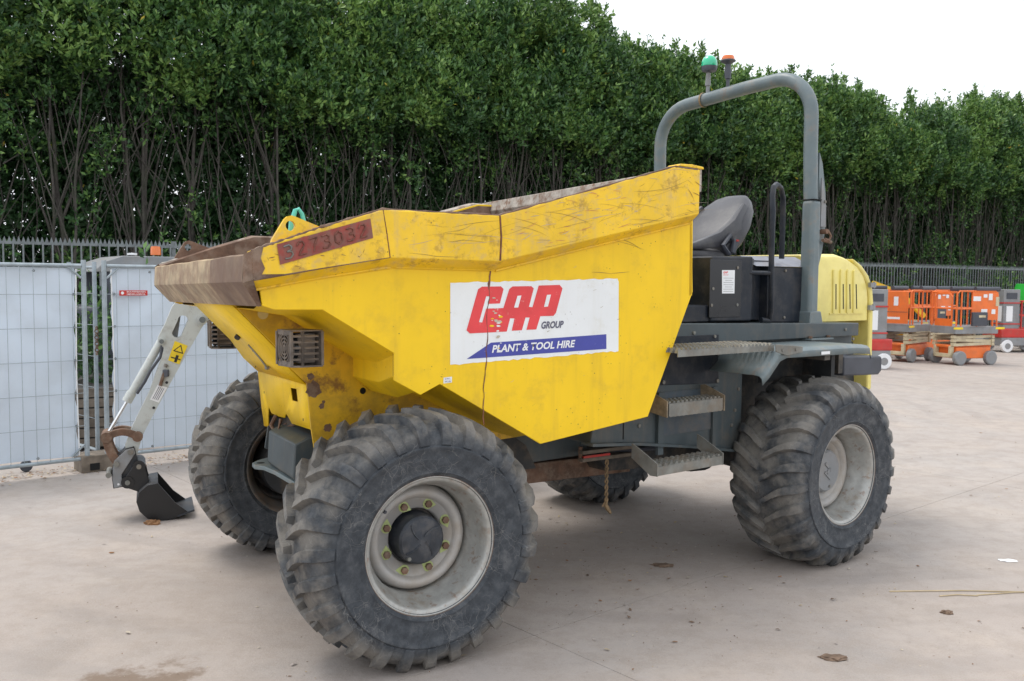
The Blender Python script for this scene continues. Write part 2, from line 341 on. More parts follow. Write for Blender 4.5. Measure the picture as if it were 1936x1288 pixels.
def text(name, s, mt, parent, org, right, up, height, width=None, shear=0.0, bold=0.0, thick=0.0006, mid=False):
    cu = bpy.data.curves.new(name, 'FONT'); cu.body = s; cu.shear = shear; cu.offset = bold; cu.resolution_u = 3; cu.size = 1.0
    to = bpy.data.objects.new(name, cu); col.objects.link(to)
    bpy.context.view_layer.update()
    me = bpy.data.meshes.new_from_object(to.evaluated_get(bpy.context.evaluated_depsgraph_get()))
    bpy.data.objects.remove(to); bpy.data.curves.remove(cu)
    P = np.empty(len(me.vertices) * 3); me.vertices.foreach_get('co', P); P = P.reshape(-1, 3)
    lo, hi = P.min(0), P.max(0); k = height / (hi[1] - lo[1]); kx = (width / (hi[0] - lo[0])) if width else k
    rt, u = np.array(right, float), np.array(up, float); nn = np.cross(rt, u); nn /= np.linalg.norm(nn)
    Q = np.array(org) + np.outer((P[:, 0] - lo[0]) * kx, rt) + np.outer((P[:, 1] - lo[1]) * k, u) + nn * thick
    me.vertices.foreach_set('co', Q.ravel()); me.update(); me.materials.clear(); me.materials.append(mt)
    o = bpy.data.objects.new(name, me); col.objects.link(o); o.parent = parent
    return o

# ------------------------------------------------------------------ ground
g = B().face([(-900, -60, -0.06), (900, -60, -0.06), (900, 1800, -0.06), (-900, 1800, -0.06)]).build('ground', SOIL, kind='structure')
yard = B().face([(-60, -12, -0.03), (60, -12, -0.03), (60, 60, -0.03), (-60, 12, -0.03)]).build('yard_pavement', SOIL, kind='structure')
A41 = R(41); cu_, su_ = math.cos(A41), math.sin(A41)
FA = R(33); FD = Vector((math.cos(FA), math.sin(FA), 0)); FN = Vector((-math.sin(FA), math.cos(FA), 0)); FP = Vector((-7.3, 15.6, 0))
S5 = 5.42; gap = 0.0035
def behind(p): return (p - FP).dot(FN) > -0.1
for iu in range(-5, 9):
    for iv in range(-5, 4):
        u0, v0 = 2.98 + iu * S5, 3.24 + iv * S5
        cs = [(u0, v0), (u0 + S5, v0), (u0 + S5, v0 + S5), (u0, v0 + S5)]
        wd = [Vector((u * cu_ - v * su_, u * su_ + v * cu_, 0)) for u, v in cs]
        c = sum(wd, Vector()) / 4
        if c.y < -4 or abs(c.x) > 0.75 * c.y + 9 or all(behind(q) for q in wd): continue
        poly = [(u0 + gap / 2, v0 + gap / 2), (u0 + S5 - gap / 2, v0 + gap / 2), (u0 + S5 - gap / 2, v0 + S5 - gap / 2), (u0 + gap / 2, v0 + S5 - gap / 2)]
        pw = [Vector((u * cu_ - v * su_, u * su_ + v * cu_, 0)) for u, v in poly]
        if any(behind(q) for q in pw):
            out = []
            for i in range(4):
                a, b2 = pw[i], pw[(i + 1) % 4]; da, db = (a - FP).dot(FN) + 0.1, (b2 - FP).dot(FN) + 0.1
                if da <= 0: out.append(a)
                if da * db < 0: out.append(a.lerp(b2, da / (da - db)))
            pw = out
        B().prism([(q.x, q.y) for q in pw], -0.028, 0.0, 'z').build('concrete_slab', CONC, yard, smooth=False)

# ------------------------------------------------------------------ hedge trees behind the palisade fence
def hedge_h(t):
    return float(np.interp(t, [-6, 0, 3, 5.3, 8, 11, 13, 16, 19, 22.0, 23.2, 25, 27, 30, 36], [9.2, 9.0, 8.3, 7.6, 8.3, 8.6, 7.7, 7.4, 7.6, 7.3, 6.6, 7.2, 7.5, 8.3, 8.6]))
def leaves_mesh(name, P, U, size, tone):
    """one rhombic, slightly folded leaf per row: P base points, U leaf directions"""
    n = len(P); U = U / np.linalg.norm(U, axis=1, keepdims=True)
    ref = rng.normal(size=(n, 3)); S = np.cross(U, ref); S /= np.linalg.norm(S, axis=1, keepdims=True); Nn = np.cross(U, S)
    L = size[:, None]; V = np.empty((n, 4, 3))
    V[:, 0] = P; V[:, 1] = P + U * L * 0.5 + S * L * 0.21; V[:, 2] = P + U * L - Nn * L * 0.10; V[:, 3] = P + U * L * 0.5 - S * L * 0.21
    me = bpy.data.meshes.new(name); me.vertices.add(n * 4); me.vertices.foreach_set('co', V.astype(np.float32).ravel())
    me.loops.add(n * 4); me.loops.foreach_set('vertex_index', np.arange(n * 4, dtype=np.int32)); me.polygons.add(n)
    me.polygons.foreach_set('loop_start', np.arange(0, n * 4, 4, dtype=np.int32)); me.polygons.foreach_set('loop_total', np.full(n, 4, dtype=np.int32))
    at = me.attributes.new('leaf_tone', 'FLOAT', 'POINT'); at.data.foreach_set('value', np.repeat(tone, 4).astype(np.float32))
    me.update(calc_edges=True); me.materials.append(LEAF); return me
def clusters(C, D, per, size, tone, spread=0.10):
    """twig ends C with directions D -> leaves whorled round each twig"""
    n = len(C); P = np.repeat(C, per, 0); DD = np.repeat(D, per, 0)
    along = rng.random((n * per, 1)) * spread * 2.2
    P = P + DD * along + rng.normal(size=P.shape) * 0.012
    side = rng.normal(size=P.shape); side -= DD * (side * DD).sum(1, keepdims=True); side /= np.linalg.norm(side, axis=1, keepdims=True)
    U = side * 0.9 + DD * (0.35 + 0.8 * along / (spread * 2.2)); U[:, 2] += 0.1
    sz = size * (0.45 + 0.85 * rng.random(n * per)); tn = np.repeat(tone, per) + rng.normal(size=n * per) * 0.15
    tn = np.clip(tn, 0, 0.96); tn[rng.random(n * per) < 0.0012] = 0.995
    return P, U, sz, tn
SP = 1.45
def crown_mesh(k, H):
    """local frame: x along the hedge, y away from the yard, z up; H: local height function of x"""
    parts = []
    def add(n, fx, fy, fz, dirf, tonef, per=9, size=0.115):
        x = fx(n); z = fz(n, x); y = fy(n, x, z); C = np.stack([x, y, z], 1); D = dirf(C); D /= np.linalg.norm(D, axis=1, keepdims=True)
        parts.append(clusters(C, D, per, size, tonef(C)))
    hw = SP * 0.62
    # lumpy boughs: twigs gathered round sub-centres so that gaps and ledges appear
    nb = 40; bx = rng.uniform(-hw, hw, nb); bz = 5.15 + (H - 5.45) * rng.random(nb) ** 0.85
    by = 0.55 - 0.95 * np.sqrt(np.clip(1 - ((bz - 5.0) / (H - 4.6)) ** 2 * 0.55, 0, 1)) * rng.uniform(0.3, 1.45, nb)
    for i in range(nb):
        n = 56; r = rng.uniform(0.34, 0.72)
        d = rng.normal(size=(n, 3)); d /= np.linalg.norm(d, axis=1, keepdims=True); d[:, 1] = -np.abs(d[:, 1]) * 0.8 + 0.2 * d[:, 1]
        C = np.array([bx[i], by[i], bz[i]]) + d * r * rng.uniform(0.5, 1.0, (n, 1)) * np.array([1, 0.8, 1.05])
        C = C[C[:, 2] < H - 0.05 + 0.2 * rng.random(len(C))]
        D = (C - np.array([bx[i], by[i] + 0.3, bz[i] - 0.35])) + np.array([0, -0.1, 0.45]); D /= np.linalg.norm(D, axis=1, keepdims=True)
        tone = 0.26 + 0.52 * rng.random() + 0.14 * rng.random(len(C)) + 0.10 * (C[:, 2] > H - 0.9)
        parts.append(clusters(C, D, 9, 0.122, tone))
    # upright leading shoots along the top
    n = 60; x = rng.uniform(-hw, hw, n); z = H - 0.40 + 0.42 * rng.random(n) ** 3; y = rng.uniform(-0.6, 0.9, n)
    for j in range(4):
        C = np.stack([x, y, z + j * 0.13 * (0.5 + rng.random(n))], 1); D = np.tile([0, 0, 1.0], (n, 1)) + rng.normal(size=(n, 3)) * 0.15
        D /= np.linalg.norm(D, axis=1, keepdims=True); parts.append(clusters(C[: n - j * 13], D[: n - j * 13], 10, 0.105, 0.70 + 0.2 * rng.random(n - j * 13)))
    for q in range(9):     # feathery plumes standing above the clipped top
        px_, py_, L_ = rng.uniform(-hw, hw), rng.uniform(-0.5, 0.5), rng.uniform(0.3, 0.85); lx, ly = rng.normal(size=2) * 0.12
        tt = rng.random(int(26 * L_ + 8)); C = np.stack([px_ + lx * tt + rng.normal(size=len(tt)) * 0.05 * (1.2 - tt), py_ + ly * tt + rng.normal(size=len(tt)) * 0.05 * (1.2 - tt), H - 0.25 + L_ * tt], 1)
        D = np.tile([lx, ly, 1.0], (len(tt), 1)) + rng.normal(size=(len(tt), 3)) * 0.35; D /= np.linalg.norm(D, axis=1, keepdims=True)
        parts.append(clusters(C, D, 8, 0.11, 0.62 + 0.25 * rng.random(len(tt)), 0.06))
    # body fill of the crown
    n = 1900; x = rng.uniform(-hw, hw, n); z = 4.7 + (H - 5.0) * rng.random(n); y = rng.uniform(-0.05, 1.5, n)
    C = np.stack([x, y, z], 1); D = rng.normal(size=(n, 3)) + np.array([0, -0.4, 0.6]); D /= np.linalg.norm(D, axis=1, keepdims=True)
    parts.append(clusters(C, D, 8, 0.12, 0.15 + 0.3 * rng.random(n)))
    # thin foliage on the far side, from the ground up: the dark back of the hedge
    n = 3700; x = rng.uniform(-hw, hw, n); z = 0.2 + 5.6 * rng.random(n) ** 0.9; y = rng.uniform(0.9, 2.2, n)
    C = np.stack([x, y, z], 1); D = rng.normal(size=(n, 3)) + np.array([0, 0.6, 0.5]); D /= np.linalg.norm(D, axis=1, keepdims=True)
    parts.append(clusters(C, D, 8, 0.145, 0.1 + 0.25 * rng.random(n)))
    # hanging sprays and epicormic tufts on the bare stems
    for q in range(7):
        cx, cz, cy = rng.uniform(-hw, hw), rng.uniform(4.0, 5.2) if q > 2 else rng.uniform(1.3, 3.2), rng.uniform(-0.35, 0.5)
        n = int(rng.integers(14, 42)); C = np.array([cx, cy, cz]) + rng.normal(size=(n, 3)) * np.array([0.16, 0.14, 0.26])
        D = rng.normal(size=(n, 3)) + np.array([0, -0.3, 0.7]); D /= np.linalg.norm(D, axis=1, keepdims=True)
        parts.append(clusters(C, D, 9, 0.105, 0.42 + 0.3 * rng.random(n)))
    P, U, s_, t_ = [np.concatenate([p[i] for p in parts]) for i in range(4)]
    return leaves_mesh('crown', P, U, s_, t_)
def stem_paths(k):
    out = []
    rr = random.Random(100 + k)
    for s in range(rr.randint(3, 5)):
        bx, by = rr.uniform(-0.55, 0.55), rr.uniform(-0.25, 0.35); lean = rr.uniform(-0.5, 0.5)
        p = [Vector((bx, by, -0.05))]; r0 = rr.choice((rr.uniform(0.022, 0.036), rr.uniform(0.030, 0.062))); rad = [r0 * 1.25]
        kx, ky = 0, 0
        for i in range(1, 10):
            z = i * 0.68; kx += rr.uniform(-0.06, 0.06) + lean * 0.085; ky += rr.uniform(-0.05, 0.05)
            p.append(Vector((bx + kx, by + ky, z))); rad.append(r0 * (1 - i * 0.075))
        out.append((p, rad, r0))
        for f in range(rr.randint(2, 4)):
            i0 = rr.randint(1, 5); q = [p[i0].copy()]; rq = [rad[i0] * 0.72]; dx = rr.choice((-1, 1)) * rr.uniform(0.10, 0.26); dy = rr.uniform(-0.1, 0.12)
            for j in range(1, 6):
                q.append(q[-1] + Vector((dx * (0.95 ** j) + rr.uniform(-0.04, 0.04), dy + rr.uniform(-0.04, 0.04), rr.uniform(0.45, 0.68)))); rq.append(rq[0] * (1 - j * 0.15))
            out.append((q, rq, 0))
    for f in range(26):       # thin bare twigs tangled between the stems
        q = [Vector((rr.uniform(-0.8, 0.8), rr.uniform(-0.35, 0.5), rr.uniform(1.6, 4.6)))]; dx = rr.uniform(-0.22, 0.22); dz = rr.uniform(0.15, 0.5); rq = [rr.uniform(0.006, 0.014)]
        for j in range(1, 5): q.append(q[-1] + Vector((dx + rr.uniform(-0.07, 0.07), rr.uniform(-0.08, 0.06), dz + rr.uniform(-0.05, 0.1)))); rq.append(rq[0] * (1 - j * 0.18))
        out.append((q, rq, 0))
    return out
NV = 8; stem_me = []
for k in range(NV):
    b = B()
    for p, rad, r0 in stem_paths(k): b.tube(p, rad, 6)
    o = b.build('trunk', BARK); stem_me.append(o.data); bpy.data.objects.remove(o)
NT = 27; hpos = ['with its crown cut off by the left edge of the photo', 'above the far left end of the white fence', 'left of the gap between the white fence panels']
hedge_grp = 'evergreen hedge trees behind the palisade fence'
where = {0: 'first tree of the hedge, running out of the photo on the far left', 1: 'hedge tree at the left edge of the photo, above the first white panel',
         2: 'hedge tree over the left white fence panel', 3: 'hedge tree directly behind the gap between the white panels', 4: 'hedge tree above the red fence tag',
         5: 'hedge tree above the rusty front lip of the skip', 6: 'hedge tree above the yellow lifting lug of the skip', 7: 'hedge tree beside the small notch of sky at the top edge',
         8: 'hedge tree above the red number plate end of the skip', 9: 'hedge tree above the front part of the skip band', 10: 'hedge tree over the middle of the skip',
         11: 'hedge tree above the skip where its rim starts to climb', 12: 'tallest hedge tree at the top edge, left of the open sky', 13: 'hedge tree on the shoulder where the hedge top drops to the sky',
         14: 'hedge tree just left of the green beacon', 15: 'hedge tree right behind the two beacons', 16: 'hedge tree framed inside the roll bar above the seat',
         17: 'hedge tree behind the right leg of the roll bar', 18: 'hedge tree immediately right of the roll bar', 19: 'hedge tree above the pale yellow engine hood',
         20: 'last tall hedge tree before the dip in the skyline', 21: 'low hedge tree at the dip in the skyline, above the orange lifts', 22: 'hedge tree just right of the skyline dip',
         23: 'hedge tree above the grey box of the far red lift', 24: 'rising hedge tree near the right edge of the photo', 25: 'hedge tree cut by the right edge of the photo', 26: 'last hedge tree, mostly outside the right edge'}
for i in range(NT):
    t = -3.4 + i * SP; pos = FP + FD * t + FN * 1.25
    H = hedge_h(t) - 0.15 + random.uniform(-0.25, 0.2)
    o = empty('hedge_tree', pos, FA, None, 'tree', hedge_grp); o['label'] = 'evergreen ' + where[i]
    me = crown_mesh(i, H)
    c = bpy.data.objects.new('crown', me); col.objects.link(c); c.parent = o
    s = bpy.data.objects.new('trunk', stem_me[i % NV]); col.objects.link(s); s.parent = o
    if (i // NV) % 2: s.scale = (-1, 1, 1)
# low shrubs rooted along the fence
for t, n, lab in ((9.0, 70, 'low leafy shrub at the palisade foot behind the dumper'), (23.0, 90, 'leafy shrub growing through the palisade left of the orange lifts'),
                  (26.1, 60, 'leafy shrub at the palisade above the orange lifts'), (28.6, 120, 'taller shrub in front of the palisade between orange and red lifts'), (31.0, 80, 'shrub by the palisade behind the green container'), (1.6, 60, 'leafy shrub behind the palisade above the left white panel')):
    pos = FP + FD * t + FN * (0.15 if t > 20 else 0.5)
    C = rng.normal(size=(n, 3)) * np.array([0.30, 0.18, 0.42]) + np.array([0, 0, 1.55]); C[:, 2] = np.abs(C[:, 2])
    D = rng.normal(size=(n, 3)) + np.array([0, -0.4, 0.8]); D /= np.linalg.norm(D, axis=1, keepdims=True)
    P, U, s_, t_ = clusters(C, D, 10, 0.10, 0.45 + 0.35 * rng.random(n))
    o = empty('shrub', pos, FA, lab, 'shrub'); c = bpy.data.objects.new('foliage', leaves_mesh('foliage', P, U, s_, t_)); col.objects.link(c); c.parent = o
    b = B()
    for q in range(4): b.tube([(q * 0.08 - 0.12, 0, -0.06), (q * 0.12 - 0.2, 0.03, 0.9), (q * 0.16 - 0.25, 0, 1.7)], [0.015, 0.011, 0.005], 5)
    b.build('stem', BARK, o)

C = rng.normal(size=(150, 3)) * np.array([0.35, 0.2, 0.32]) + np.array([0, 0, 0.95]); C[:, 2] = np.abs(C[:, 2])
D = rng.normal(size=(150, 3)) + np.array([0, -0.4, 0.8]); D /= np.linalg.norm(D, axis=1, keepdims=True)
P, U, s_, t_ = clusters(C, D, 10, 0.10, 0.3 + 0.3 * rng.random(150))
o = empty('shrub', (-4.55, 9.9, 0), 0, 'dark leafy shrub added to darken the gap between the white fence panels', 'shrub'); c = bpy.data.objects.new('foliage', leaves_mesh('foliage', P, U, s_, t_)); col.objects.link(c); c.parent = o  # shrub added behind the fence gap to darken it
B().tube([(0, 0, 0), (0.03, 0, 0.5), (0.0, 0, 1.1)], [0.02, 0.015, 0.006], 5).build('stem', BARK, o)
o = empty('gap_darkener', (-4.30, 9.35, 0), R(30), 'dark timber crate added to darken the gap between the white fence panels', 'filler')  # dark filler added so that the fence gap reads dark
for k in range(6): B().box((0, -0.30, 0.08 + k * 0.10), (0.8, 0.022, 0.085)).build('plank', WOOD, o)
B().box((0, 0, 0.32), (0.78, 0.57, 0.58)).build('body', DARK, o)
# ------------------------------------------------------------------ palisade fence
pal = empty('palisade_fence', FP + FD * -4.0, FA, 'long weathered grey steel palisade fence with vertical pales in front of the hedge', 'fence')
H = 2.33; bay = 2.75; nb = 14
pb = B(); pb.prism([(-0.013, -0.004), (-0.013, 0.012), (0.013, 0.012), (0.013, -0.004)], 0.06, H - 0.06, 'z')
pale0 = pb.build('pale', PALG, pal, smooth=False); pale0.location = (0.08, -0.035, 0)
stuff = B(); cnt = 1
for k in range(nb):
    B().box((k * bay, 0.03, H / 2 + 0.0), (0.07, 0.055, H + 0.08)).build('fence_post', PALG, pal, smooth=False)
    for z in (0.35, H - 0.06): B().box((k * bay + bay / 2, 0, z), (bay - 0.004, 0.03, 0.045)).build('fence_rail', PALG, pal, smooth=False)
    # saw-toothed strip along the top rail
    st = B(); n = 40
    for j in range(n):
        x = k * bay + (j + 0.5) * bay / n; st.prism([(x - 0.028, H - 0.038), (x + 0.028, H - 0.038), (x, H + 0.05)], -0.006, 0.0, 'y')
    st.build('spike_strip', PALG, pal, smooth=False)
    for j in range(19):
        if k == 0 and j == 0: continue
        rep(pale0, 'pale', pal, (k * bay + 0.08 + j * bay / 19, -0.035, 0))

# ------------------------------------------------------------------ mobile white site fence
def site_fence(org, ang, sgn, label, tagged):
    f = empty('mobile_fence_panel', org, ang, label, 'fence', 'mobile site fence panels with white sheeting')
    W = 3.45; top = 1.83
    for x in (0, sgn * W): B().tube([(x, 0, 0.0), (x, 0, 1.88)], 0.021, 12).build('fence_post', FGALV, f)
    for z in (0.125, top): B().tube([(sgn * 0.02, 0, z), (sgn * (W - 0.02), 0, z)], 0.0165, 10).build('fence_rail', FGALV, f)
    for z in (0.25, top - 0.11): 
        s2 = 1 if z > 1 else -1
        B().tube([(sgn * 0.02, 0, z - s2 * 0.0), (sgn * 0.13, 0, z + s2 * 0.10)], 0.010, 8).build('corner_brace', FGALV, f)
    v0 = B().tube([(0, 0, 0.13), (0, 0, top)], 0.0022, 5).build('wire', FGALV, f); v0.location = (sgn * 0.10, -0.012, 0)
    for i in range(1, 33): rep(v0, 'wire', f, (sgn * (0.10 + i * 0.1025), -0.012, 0))
    h0 = B().tube([(sgn * 0.0, 0, 0), (sgn * W, 0, 0)], 0.0026, 5).build('wire', FGALV, f); h0.location = (0, -0.016, 0.42)
    for z in (0.71, 1.0, 1.29, 1.58): rep(h0, 'wire', f, (0, -0.016, z))
    rows = []; nx, nz = 60, 30
    for j in range(nz + 1):
        z = 0.15 + j / nz * (top - 0.17); row = []
        for i in range(nx + 1):
            x = 0.07 + i / nx * (W - 0.14); pull = 0.012 * math.sin(z * 21) if i < 2 else 0
            y = 0.012 + 0.016 * math.sin(x * 2.1 + z * 1.7) * math.sin(z * 1.9 + 1) + 0.010 * math.sin(x * 5.3 - z * 4.1 + sgn) + 0.006 * math.sin(x * 13 + 6 * math.sin(z * 2.3))
            row.append((sgn * (x + pull), y + 0.012, z))
        rows.append(row)
    B().grid(rows).build('sheet', TARP, f)
    B().tube([(sgn * 0.065, 0.004, 0.16), (sgn * 0.075, 0.004, 0.9), (sgn * 0.062, 0.004, top - 0.03)], 0.006, 6).build('sheet_hem', WHP, f)
    e0 = B().lathe([(0.003, -0.004), (0.011, -0.004), (0.011, 0.004)], 'y', n=10).build('eyelet', PALG, f); e0.location = (sgn * 0.085, 0.0, 0.42)
    for z in (0.71, 1.0, 1.29, 1.58): rep(e0, 'eyelet', f, (sgn * 0.085, 0, z))
    for i in range(6): rep(e0, 'eyelet', f, (sgn * (0.4 + i * 0.55), -0.002, top - 0.05)); rep(e0, 'eyelet', f, (sgn * (0.4 + i * 0.55), -0.002, 0.17))
    if tagged:
        B().box((0.245, -0.024, 1.59), (0.25, 0.006, 0.048)).build('name_tag', RED, f, bevel=0.003)
        text('lettering', 'BOUWHEKKEN', WHP, f, (0.185, -0.028, 1.594), (1, 0, 0), (0, 0, 1), 0.014, 0.165, bold=0.015)
        text('lettering', 'NEDERLAND.NL', WHP, f, (0.185, -0.028, 1.572), (1, 0, 0), (0, 0, 1), 0.014, 0.165, bold=0.015)
        B().lathe([(0.0, -0.0275), (0.014, -0.0275)], 'y', (0.147, 0, 1.59), 12).build('tag_emblem', WHP, f)
    return f
site_fence((-3.76, 8.06, 0), R(41), -1, 'white sheeted mobile fence panel on the left, cut by the photo edge', False)
site_fence((-3.63, 8.17, 0), R(41), 1, 'white sheeted mobile fence panel with a small red name tag, behind the excavator bucket', True)
f3 = empty('mobile_fence_panel', (-3.83, 8.42, 0), R(52), 'bare galvanised fence panel end standing in the gap between the two white sheeted panels', 'fence')
B().tube([(0, 0, 0.0), (0, 0, 1.87)], 0.019, 10).build('fence_post', FGALV, f3)
B().tube([(0.04, 0.55, 0.0), (0.04, 0.55, 1.87)], 0.019, 10).build('fence_post', FGALV, f3)
for z in (0.13, 1.82): B().tube([(0, 0.0, z), (0.04, 0.55, z)], 0.014, 8).build('fence_rail', FGALV, f3)
for z in (0.42, 0.71, 1.0, 1.29, 1.58): B().tube([(0, 0, z), (0.04, 0.55, z)], 0.0025, 5).build('wire', FGALV, f3)
fb = empty('fence_foot', (-3.70, 8.22, 0), R(41), 'weathered timber fence foot block under the joint of the white panels', 'fence foot')
B().box((0.0, 0, 0.075), (0.42, 0.24, 0.15)).build('block', WOOD, fb, bevel=0.008)
B().box((-0.1, -0.124, 0.05), (0.08, 0.01, 0.06)).build('slot', SLOT, fb)
ch = B()
for i in range(9): ch.lathe([(0.016 + 0.005 * math.cos(a), 0.005 * math.sin(a)) for a in [k * PI / 3 for k in range(7)]], 'y' if i % 2 else 'x', (0, 0, i * 0.028), 12)
chn = ch.build('chain', RUST); chn.location = (-3.72, 8.20, 1.05); tag(chn, 'short rusty chain hanging in the gap between the white fence panels', 'chain')
cw = empty('castor_wheel', (-4.30, 8.05, 0), R(30), 'small black castor wheel under the left white fence panel', 'wheel')
B().lathe([(0.0, -0.015), (0.045, -0.015), (0.052, -0.008), (0.052, 0.008), (0.045, 0.015), (0, 0.015)], 'y', (0, 0, 0.052), 20).build('wheel', CHAR, cw)
B().box((0, 0, 0.10), (0.03, 0.05, 0.05)).build('bracket', PALG, cw)
# machine whose cab roof shows over the white fence
rf = empty('parked_machine', (-4.62, 10.9, 0), R(35), 'machine with a dark grey roof and orange beacon parked behind the white fence', 'machine')
B().prism([(-0.42, 1.80), (-0.32, 1.90), (-0.12, 1.97), (1.0, 1.97), (1.05, 1.90), (1.05, 1.84), (-0.42, 1.785)], -0.6, 0.6, 'y').build('roof', PGREY, rf, bevel=0.02)
B().box((0.15, 0, 0.95), (1.5, 1.05, 0.9)).box((0.15, 0, 0.35), (1.9, 1.2, 0.5)).build('body', CHAR, rf, bevel=0.05)
for x, y in ((-0.28, -0.5), (-0.28, 0.5), (0.9, -0.5), (0.9, 0.5)): B().box((x, y, 1.5), (0.06, 0.06, 0.66)).build('roof_post', CHAR, rf)
for x in (-0.5, 0.8):
    for y in (-0.66, 0.66): B().lathe([(0, -0.1), (0.3, -0.1), (0.34, -0.05), (0.34, 0.05), (0.3, 0.1), (0, 0.1)], 'y', (x, y, 0.34), 24).build('wheel', TYRE, rf)
B().lathe([(0.058, 1.99), (0.058, 2.06), (0.05, 2.09), (0.0, 2.095)], 'z', (0.28, -0.4, 0), 16).build('beacon', BEAO, rf)
B().lathe([(0.055, 1.985), (0.055, 2.005), (0.0, 2.01)], 'z', (0.02, -0.4, 0), 16).build('antenna_disc', WHP, rf)

# ------------------------------------------------------------------ mini excavator
ex = empty('mini_excavator', (-1.15, 8.1, 0), R(0), 'off-white mini excavator hidden behind the dumper except its arm and black bucket', 'excavator')
AX = Vector((-1.15, 8.1, 0)); ed = Vector((-0.62, -0.785, 0)).normalized()    # plane of the boom
# arm plane: along a (in the boom plane), built in a frame at the bucket
AO = Vector((-2.62, 6.62, 0)); adir = Vector((0.93, 0.37, 0)).normalized(); an = Vector((adir.y, -adir.x, 0))
def AP(x, z, o=0.0):      # a point of the arm plane; x runs from bucket side (negative) to machine
    return (AO + adir * x + an * o + Vector((0, 0, z))) - AX
def plate(name, pts, th, mt, off=0.0, holes=None, bevel=0.004):
    b = B(); A_ = [b.bm.verts.new(AP(x, z, off + th / 2)) for x, z in pts]; C_ = [b.bm.verts.new(AP(x, z, off - th / 2)) for x, z in pts]; n = len(pts)
    b.bm.faces.new(A_); b.bm.faces.new(C_[::-1])
    for i in range(n): b.bm.faces.new((A_[(i + 1) % n], A_[i], C_[i], C_[(i + 1) % n]))
    return b.build(name, mt, ex, bevel=bevel)
def pin(name, x, z, r, mt, o0, o1, parent=None): return B().tube([AP(x, z, o0), AP(x, z, o1)], r, 14).build(name, mt, parent or ex)
# arm (dipper) with slotted head: two-part outline around the slot
Lo = (-0.165, 0.42); 
arm_out = [(-0.150, 0.44), (-0.105, 0.43), (-0.058, 0.598), (0.027, 0.765), (0.178, 1.05), (0.363, 1.383), (0.395, 1.42), (0.38, 1.465), (0.33, 1.53), (0.296, 1.57), (0.215, 1.60), (0.154, 1.522), (0.105, 1.40), (0.053, 1.295), (0.094, 1.222), (0.075, 1.144), (0.05, 1.079), (-0.007, 0.911), (-0.126, 0.661), (-0.176, 0.526)]
slot = [(0.197 + 0.036 * math.cos(a) + dx, z + 0.036 * math.sin(a)) for (a, dx, z) in
        [(PI * k / 6, 0.030, 1.425) for k in range(0, 7)] + [(PI + PI * k / 6, -0.010, 1.335) for k in range(0, 7)]]
def ring_plate(name, outer, inner, th, mt):
    b = B(); from_out = [b.bm.verts.new(AP(x, z, th / 2)) for x, z in outer]; fi = [b.bm.verts.new(AP(x, z, th / 2)) for x, z in inner]
    bo = [b.bm.verts.new(AP(x, z, -th / 2)) for x, z in outer]; bi = [b.bm.verts.new(AP(x, z, -th / 2)) for x, z in inner]
    for O, I in ((from_out, fi), (bo, bi)):
        es = [b.bm.edges.new((O[i], O[(i + 1) % len(O)])) for i in range(len(O))] + [b.bm.edges.new((I[i], I[(i + 1) % len(I)])) for i in range(len(I))]
        bmesh.ops.triangle_fill(b.bm, use_beauty=True, use_dissolve=False, edges=es)
    for O, P_ in ((from_out, bo), (fi, bi)):
        n = len(O)
        for i in range(n): b.bm.faces.new((O[i], O[(i + 1) % n], P_[(i + 1) % n], P_[i]))
    return b.build(name, mt, ex, bevel=0)
ring_plate('arm', arm_out, slot, 0.11, EXW)
plate('slot_back', [(0.14, 1.29), (0.19, 1.29), (0.215, 1.46), (0.17, 1.44)], 0.008, PGREY, -0.03)
for (x, z, r_) in ((0.359, 1.43, 0.036), (0.079, 1.276, 0.026)):
    pin('pin', x, z, r_, EXW, -0.085, 0.085); pin('pin', x, z, r_ * 0.62, PALG, -0.1, 0.1)
# ram: barrel and rod
def rod(name, a, b_, r_, mt, off=0.0): return B().tube([AP(*a, off), AP(*b_, off)], r_, 14).build(name, mt, ex)
rod('ram_barrel', (0.075, 1.27), (-0.135, 0.885), 0.029, EXW, 0.0); rod('ram_gland', (-0.125, 0.905), (-0.160, 0.84), 0.035, EXW)
rod('ram_rod', (-0.155, 0.85), (-0.296, 0.60), 0.013, CHR)
B().tube([AP(0.085, 1.24, 0.03), AP(0.07, 1.16, 0.04), AP(0.0, 1.06, 0.05), AP(-0.04, 0.98, 0.045), AP(-0.09, 0.90, 0.03)], 0.011, 8).build('hose', CHAR, ex)
# curved tipping links
def arc_link(name, a, b_, bulge, wd, off, mt):
    a, b_ = Vector(a), Vector(b_); d = b_ - a; nn = Vector((-d.y, d.x)).normalized(); L1, L2 = [], []
    for k in range(9):
        t = k / 8; c = a + d * t + nn * bulge * math.sin(PI * t); tt = (d + nn * bulge * PI * math.cos(PI * t)).normalized(); q = Vector((-tt.y, tt.x)) * wd / 2
        L1.append((c.x + q.x, c.y + q.y)); L2.append((c.x - q.x, c.y - q.y))
    return plate(name, L1 + L2[::-1], 0.03, mt, off)
for off in (0.07, -0.07):
    arc_link('tipping_link', (-0.296, 0.60), (-0.091, 0.595), 0.035, 0.050, off, RUST)
    arc_link('tipping_link', (-0.296, 0.60), (-0.215, 0.40), -0.015, 0.060, off, RUST)
pin('pin', -0.296, 0.60, 0.038, RUST, -0.10, 0.10); pin('pin', -0.091, 0.595, 0.036, RUST, -0.10, 0.10)
plate('arm_nose', [(-0.06, 0.60), (-0.13, 0.60), (-0.19, 0.43), (-0.12, 0.43)], 0.09, RUST)
plate('quick_coupler', [(-0.169, 0.513), (-0.115, 0.523), (-0.104, 0.477), (-0.09, 0.40), (-0.10, 0.30), (-0.16, 0.25), (-0.197, 0.235), (-0.257, 0.226), (-0.267, 0.318), (-0.253, 0.434)], 0.14, STL)
